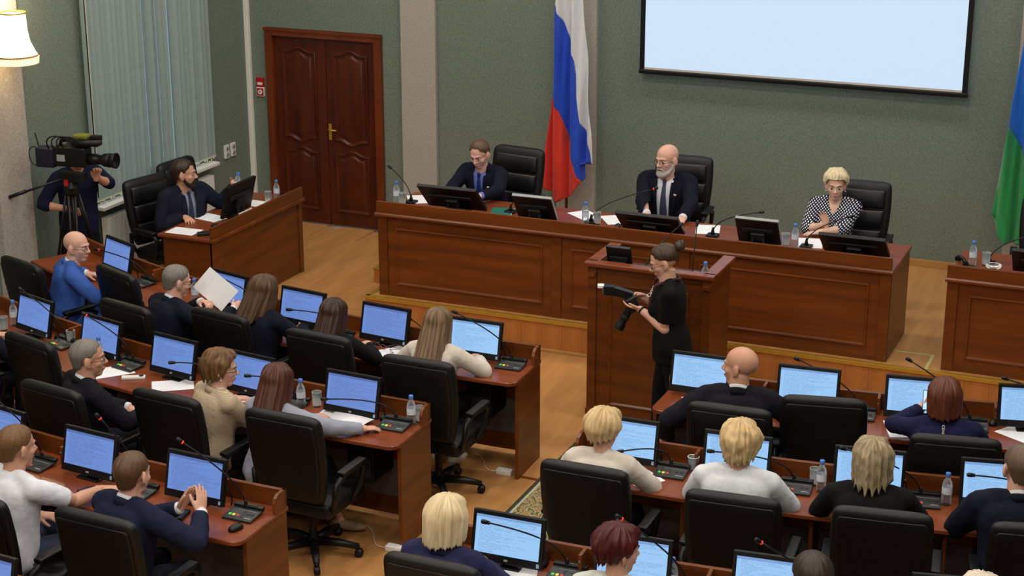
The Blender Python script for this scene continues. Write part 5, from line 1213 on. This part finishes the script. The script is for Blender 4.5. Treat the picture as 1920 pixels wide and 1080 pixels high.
PS('P17', 'man in a dark suit cut by the right edge, second right row', s=1.08, lean=10, hy=14, cm=NAVY, hair=('crop',(78,60,46),(110,90,72)), skin='pink', wid=1.08)
PS('P18', 'woman with blonde bob in a navy jacket at the lower edge', s=1.02, fem=1, lean=9, hy=-8, cm=NAVYL, hair=('bob',*BLON2), shirtcol=False)
P19 = PS('P19', 'dark red-haired woman with a gold chain at the lower edge', s=1.02, fem=1, lean=10, hy=-44, cm=cloth((196,198,190)), top='blouse', collar='round', hair=('pixie',*RED), earring=2)
PS('P20', 'dark-haired man cut by the lower edge', s=1.04, lean=10, hy=20, cm=NAVY, hair=('short',*DKB), hvol=.006)
PS('P21', 'pale-haired person barely visible at the lower right edge', s=1.0, fem=1, lean=10, cm=cloth((120,120,130)), top='blouse', collar='round', hair=('pixie',(206,190,168),(230,218,200)))
# ---- the stage
LIL = cloth((96,112,176), .8)
ST1 = person('S1', 'man in a navy suit and blue tie looking down at his monitor', TR(3.66,-1.62,ZS,pi-.10), dict(s=1.0, lean=20, hy=2, hp=22, cm=cloth((14,16,32)), vneck=(.060,.028,.02), shirtm=LIL, tiem=cloth((30,42,110), .6), hair=('recede',(72,52,38),(104,78,58)), cuff=1, skin='pink', hl=(3.84,-2.27,1.17), hr=(3.56,-2.16,1.15), curl=35, openj=1))
ST2 = person('S2', 'bald bearded man in a dark suit with grey tie, centre of the long table', TR(5.43,-1.56,ZS,pi+.02), dict(s=1.07, lean=6, hy=-26, hp=6, cm=cloth((13,14,28)), vneck=(.066,.046,.0), shirtm=WSH, tiem=cloth((64,68,86), .6), beard=((176,172,164),(200,196,190)), cuff=1, skin='pink', hl=(5.75,-2.15,1.11), hr=(5.41,-2.12,1.11), glasses=1, wid=1.06, openj=1, curl=14, browm=cloth((120,96,80)), poler=(.75,-.4,-.6), polel=(-.75,-.4,-.6)))
ST3 = person('S3', 'woman with short blonde hair in a polka dot blouse at the long table', TR(7.02,-1.68,ZS,pi+.03), dict(s=.98, fem=1, lean=6, hy=10, hp=8, cm=dots_mat(), top='blouse', vneck=(.046,.0,.385), shirtm=SKIN['pale'], hair=('pixie',(196,178,132),(232,218,184)), earring=1, skin='pale', hl=(6.98,-2.12,1.13), hr=(7.02,-2.05,1.18), dl=(.8,.1,-.1), dr=(.25,.15,.95), nr=(.3,.8,0), nl=(0,0,-1), sleeve='3q', spread=2.2, curl=10, collar=None, polel=(-.8,-.2,-.6), poler=(.8,-.2,-.6)))
ST4 = person('S4', 'bearded man in a dark suit handling a bottle at the window desk', TR(.84,-2.68,0,R_(-122)), dict(s=1.04, lean=8, hy=56, hp=2, twist=10, cm=cloth((22,24,38)), vneck=(.055,.040,.02), shirtm=cloth((140,144,164)), tiem=cloth((48,52,70), .6), beard=((44,32,26),(70,54,44)), hair=('short',*DKB), skin='tan', hl=(1.20,-2.30,1.02), dl=(.1,.9,.35), nl=(.9,-.2,0), curll=60, hr=(.98,-2.84,.81), curlr=22, dr=(.1,1,0), wid=1.06, fat=.02, openj=1, polel=(-.5,-.3,-.8)))
# bottle in his hand
bottle('clear water bottle held up by the bearded man near the window', M.Translation((1.255,-2.345,.96)) @ M.Rotation(.15, 4, 'Y'))
# camera operator
OPM = TR(.36,-3.66,0,R_(-118))
OP = person('OP', 'camera operator in dark blue top standing behind the tripod camera', OPM, dict(s=1.0, stand=True, lean=4, cm=cloth((16,19,46)), top='tee', sleeve='3q', collar='round', bm=BLACK, hair=('short',*DKB), hl=(.74,-3.86,1.41), hr=(.46,-3.92,1.10), dl=(.0,.25,.95), nl=(.2,.9,0), curll=50, curlr=60, polel=(-.8,.2,-.6), poler=(.8,-.2,-.5), skin='tan', hp=8, footl=(-.13,.02,.085), footr=(.12,-.05,.085)))
# photographer
PHM = TR(6.50,-4.74,0,R_(106))
PH = person('PH', 'photographer with hair bun and glasses in black clothes before the podium', PHM, dict(s=.985, fem=1, stand=True, wid=1.03, lean=5, hp=22, hy=2, cm=cloth((12,12,14)), top='tee', sleeve='short', collar='shirt', bm=cloth((11,11,13)), hair=('tied',(44,32,24),(74,56,40)), glasses=1, skin='fair', hl=(6.28,-4.83,1.175), hr=(6.26,-4.68,1.22), dl=(.15,.95,.15), nl=(.1,-.15,1.0), dr=(-.2,.9,.2), nr=(-.8,0,-.5), curll=16, curlr=48, polel=(-.25,-.5,-.85), poler=(.25,-.5,-.85), footl=(-.09,-.16,.085), footr=(.11,.10,.085), face=True))
# ---- things held and worn
# loose sheet held by the man reading
t = thing('held_sheet', 'white sheet held up by the grey-haired man reading', 'paper')
_sx = (V((.92,.39,0))*.64+V((-.118,.28,.953))*.76).normalized(); _sy = (V((.92,.39,0))*-.77+V((-.118,.28,.953))*.64); _sy = (_sy-_sx*_sy.dot(_sx)).normalized()
F = frame(SP('L', 0, -2.30, .42, 1.05), _sx, _sy, _sx.cross(_sy))
obj('sheet', MB().rbox((-.105,-.1485,0), (.105,.1485,.0015), .0004, 1, F), PAPER, t); obj('text_lines', MB().box((-.08,.1,.0015), (.06,.104,.0018), F).box((-.08,.07,.0015), (.08,.074,.0018), F), PRINT, t)
# phone of the woman with the red-brown bob
t = thing('smartphone', 'lit smartphone held by the red-brown-haired woman', 'phone', SF('R', 0, 1.65, .40, 1.03) @ M.Rotation(R_(-35), 4, 'X')); obj('body', MB().rbox((-.036,-.005,-.07), (.036,.004,.07), .004), BLKP, t); obj('screen', MB().box((-.032,-.006,-.064), (.032,-.005,.064)), emit('phone_screen', (150,190,230), .9), t)
def text_mesh(body, size, mw, mt, parent, name='lettering', ext=.0015):
    cu = bpy.data.curves.new('txt', 'FONT'); cu.body = body; cu.size = size; cu.align_x = 'CENTER'; cu.align_y = 'CENTER'; cu.extrude = ext
    o = bpy.data.objects.new('txt', cu); COL.objects.link(o); dg = bpy.context.evaluated_depsgraph_get(); me = bpy.data.meshes.new_from_object(o.evaluated_get(dg))
    bpy.data.objects.remove(o); bpy.data.curves.remove(cu)
    return link(name, me, mt, parent, mw)
q, _, _, _, fr12, tp12 = P12
_f = fr12(.34); _z = -_f.col[1]; _x = -_f.col[2]; _y = _z.cross(_x)
text_mesh('CENICEN', .024, frame(tp12(0,-.118,.425), _x, _y, _z), WHITEP, q, 'back_print', .014)
# gold chain
q = [o for o in bpy.data.objects if 'gold chain' in str(o.get('label', ''))][0]
hp_ = V((0,.09,1.05))
obj('necklace', MB().tube([hp_+V((.085*math.sin(2*pi*k/30), -.075*math.cos(2*pi*k/30), -.03*(1-math.cos(2*pi*k/30))/2)) for k in range(30)], .005, 6, close=True), GOLD, q, smooth=True)
# lapel pins
for ST, nm in ((ST1, 0), (ST2, 0)):
    o_, arm_, HM_, front_, frat_, tp_ = ST
    c = front_(-.105, .36, .026); obj('lapel_pin', MB().rbox((-.012,-.003,-.008), (.012,.003,.008), .002, 1, M.Translation(c)), WHITEP, o_)
# flag-like third: photographer camera with flash, strap, bracelet
cmw = M.Translation((6.20,-4.78,1.20)) @ M.Rotation(R_(200), 4, 'Z')
t = thing('photo_camera', 'black photo camera with long lens and flash held by the photographer', 'camera', cmw)
obj('body', MB().rbox((-.035,-.078,-.055), (.045,.078,.055), .014, 3, M.Rotation(R_(28), 4, 'Y')), BLKP, t, smooth=True)
lx = M.Translation((.02,0,-.05)) @ M.Rotation(R_(35+180-62), 4, 'Y') @ M.Scale(.80, 4)
ln = obj('lens', MB().lathe([(.036,0),(.038,.05),(.035,.06),(.04,.10),(.036,.11),(.036,.15),(.046,.18),(.048,.22),(.042,.225)], 20).xf(lx), BLKP, t, auto=30)
obj('zoom_ring', MB().lathe([(.0405,.07),(.0415,.08),(.0405,.10)], 20, cap=False).xf(lx), DKP, ln, smooth=True)
fm = MB(); fm.rings([[V((x, y*wd_, z+q_*hh)) for y, q_ in ((-1,-1),(1,-1),(1,1),(-1,1))] for x, z, wd_, hh in ((.0,.05,.03,.026),(.06,.066,.034,.03),(.13,.086,.034,.03),(.14,.09,.038,.034),(.22,.098,.038,.032))])
fs_ = obj('flash', fm, BLKP, t); obj('bounce_card', MB().box((.215,-.03,.115), (.262,.03,.132)), PAPER, fs_); obj('flash_window', MB().box((.22,-.033,.07), (.223,.033,.122)), GREYP, fs_)
o_, arm_, HM_, front_, frat_, tp_ = PH
STRAP = mat('strap_maroon', (58,20,24), .7, var=.1, scale=(30,30,30))
A1 = tp_(.075,-.05,.50); A2 = tp_(-.075,-.05,.50); Bk = tp_(0,-.085,.50)
ivP = PHM.inverted(); CB = ivP @ V((6.24,-4.80,1.23))
for k, sg in ((1, 'a'), (-1, 'b')):
    pth = [tp_(0,-.095,.485), tp_(-k*-.06,-.06,.505), front_(k*.085,.45,.03)+V((0,0,.02)), front_(k*.085,.40,.03), front_(k*.085,.30,.035), front_(k*.07,.24,.05)]
    pth += [pth[-1].lerp(CB, .4)+V((0,0,-.03)), CB]
    obj('camera_strap', MB().tube(pth, [.004]*len(pth), 8, flat=1, up=None).tube([p+V((.0,-.0,.006)) for p in pth[:5]], [.012]*5, 6), STRAP, o_)
text_mesh('Canon', .035, M.Translation(front_(-.083,.425,.047)+V((-.012,.0,.012))) @ M.Rotation(R_(-90), 4, 'Z') @ M.Rotation(R_(68), 4, 'X') @ M.Rotation(R_(65), 4, 'Z'), WHITEP, o_, 'strap_lettering', .001)
A, E_, T, hd, n = arm_[-1]
obj('bracelet', MB().tube([E_.lerp(T, .90), E_.lerp(T, .96)], [.034,.033], 14), BLKP, o_, smooth=True)
# ---- television camera on tripod
tv = thing('television_camera', 'black television camera on the tripod by the window', 'camera', M.Translation((.615,-4.01,1.635)) @ M.Rotation(R_(8), 4, 'Z'))
obj('body', MB().rbox((-.16,-.07,-.09), (.16,.07,.09), .02, 3), BLKP, tv, smooth=True)
obj('battery', MB().rbox((-.34,-.065,-.11), (-.16,.065,.07), .015, 3), mat('battery_navy', (22,22,40), .5, var=.1, scale=(9,9,9)), tv, smooth=True)
obj('handle_top', MB().tube([(-.12,0,.08),(-.10,0,.14),(.06,0,.16),(.14,0,.13),(.16,0,.08)], [.016,.02,.024,.02,.016], 10), BLKP, tv, smooth=True)
l_ = obj('lens', MB().lathe([(.05,0),(.052,.08),(.045,.09),(.045,.13),(.058,.15),(.066,.21),(.062,.215)], 20).xf(M.Translation((.16,0,-.02)) @ M.Rotation(R_(90), 4, 'Y')), BLKP, tv, smooth=True)
obj('lens_hood', MB().lathe([(.058,.20),(.072,.27),(.070,.272),(.055,.21)], 20).xf(M.Translation((.16,0,-.02)) @ M.Rotation(R_(90), 4, 'Y')), BLKP, l_, smooth=True)
obj('viewfinder', MB().rbox((.02,-.05,.10), (.20,.05,.17), .014, 3).rbox((.18,-.035,.10), (.27,.035,.15), .01, 2), BLKP, tv, smooth=True)
obj('microphone', MB().tube([(.05,-.05,.13),(.32,-.05,.15)], [.022,.022], 12), DKP, tv, smooth=True); obj('camera_light', MB().rbox((.2,-.03,.15), (.29,.04,.20), .01, 2), BLKP, tv)
GRNM = mat('olive_cover', (104,108,38), .8, var=.3, scale=(60,60,60)); obj('olive_cover', MB().rbox((.04,-.055,.165), (.18,.055,.205), .016, 3), GRNM, tv, smooth=True)
for k in range(4): obj('cable', MB().tube(bez((-.2+.05*k,-.06,.07),(-.24+.05*k,-.12,.22),(-.02+.04*k,-.1,.24),(.05+.03*k,-.06,.1)), .006, 6), BLKP, tv, smooth=True)
obj('rear_cable', MB().tube(bez((-.34,0,.05),(-.48,0,.12),(-.46,0,-.16),(-.34,0,-.10)), .005, 6), BLKP, tv, smooth=True); obj('antenna', MB().tube([(-.33,0,.06),(-.36,0,.19)], .006, 6), BLKP, tv)
obj('side_panel', MB().box((-.12,-.073,-.04), (-.04,-.07,.02)), GREYP, tv); 
tp3 = thing('camera_tripod', 'black tripod carrying the television camera', 'tripod', TR(.57,-4.00,.0))
obj('head', MB().rbox((-.10,-.06,1.40), (.14,.06,1.48), .012, 2).lathe([(.06,1.28),(.07,1.34),(.05,1.40)], 16), BLKP, tp3)
obj('pan_handle', MB().tube([(-.06,-.05,1.42),(-.30,-.16,1.33),(-.42,-.22,1.285)], [.010,.010,.012], 8).tube([(-.36,-.19,1.31),(-.50,-.26,1.255)], [.018,.016], 8), BLKP, tp3, smooth=True)
obj('centre_column', MB().tube([(0,0,1.30),(0,0,.62)], .022, 10), BLKP, tp3, smooth=True)
for k in range(3):
    a = 2*pi*k/3+1.08; c_, s_ = math.cos(a), math.sin(a); pr = V((-s_, c_, 0))
    lg = obj('leg', MB().tube([V((.05*c_,.05*s_,1.27))+pr*.03, V((.20*c_,.20*s_,.62))+pr*.026], .013, 8).tube([V((.05*c_,.05*s_,1.27))-pr*.03, V((.20*c_,.20*s_,.62))-pr*.026], .013, 8).tube([V((.18*c_,.18*s_,.70)), V((.34*c_,.34*s_,.03))], .012, 8), BLKP, tp3, smooth=True)
    obj('clamp', MB().rbox((-.045,-.03,-.03), (.045,.03,.03), .006, 1, M.Translation((.195*c_,.195*s_,.64)) @ M.Rotation(a+pi/2, 4, 'Z')), DKP, lg); obj('foot', MB().ell((.34*c_,.34*s_,.025), (.03,.03,.025)), BLKP, lg); obj('spreader', MB().tube([(.02*c_,.02*s_,.40),(.26*c_,.26*s_,.36)], .008, 6), BLKP, lg)
obj('red_grip', MB().rbox((-.03,-.07,1.36), (.01,-.055,1.42), .004), REDP, tp3)
for o in bpy.data.objects:
    if '_hm' in o: del o['_hm']
bpy.data.scenes.remove(WORK)
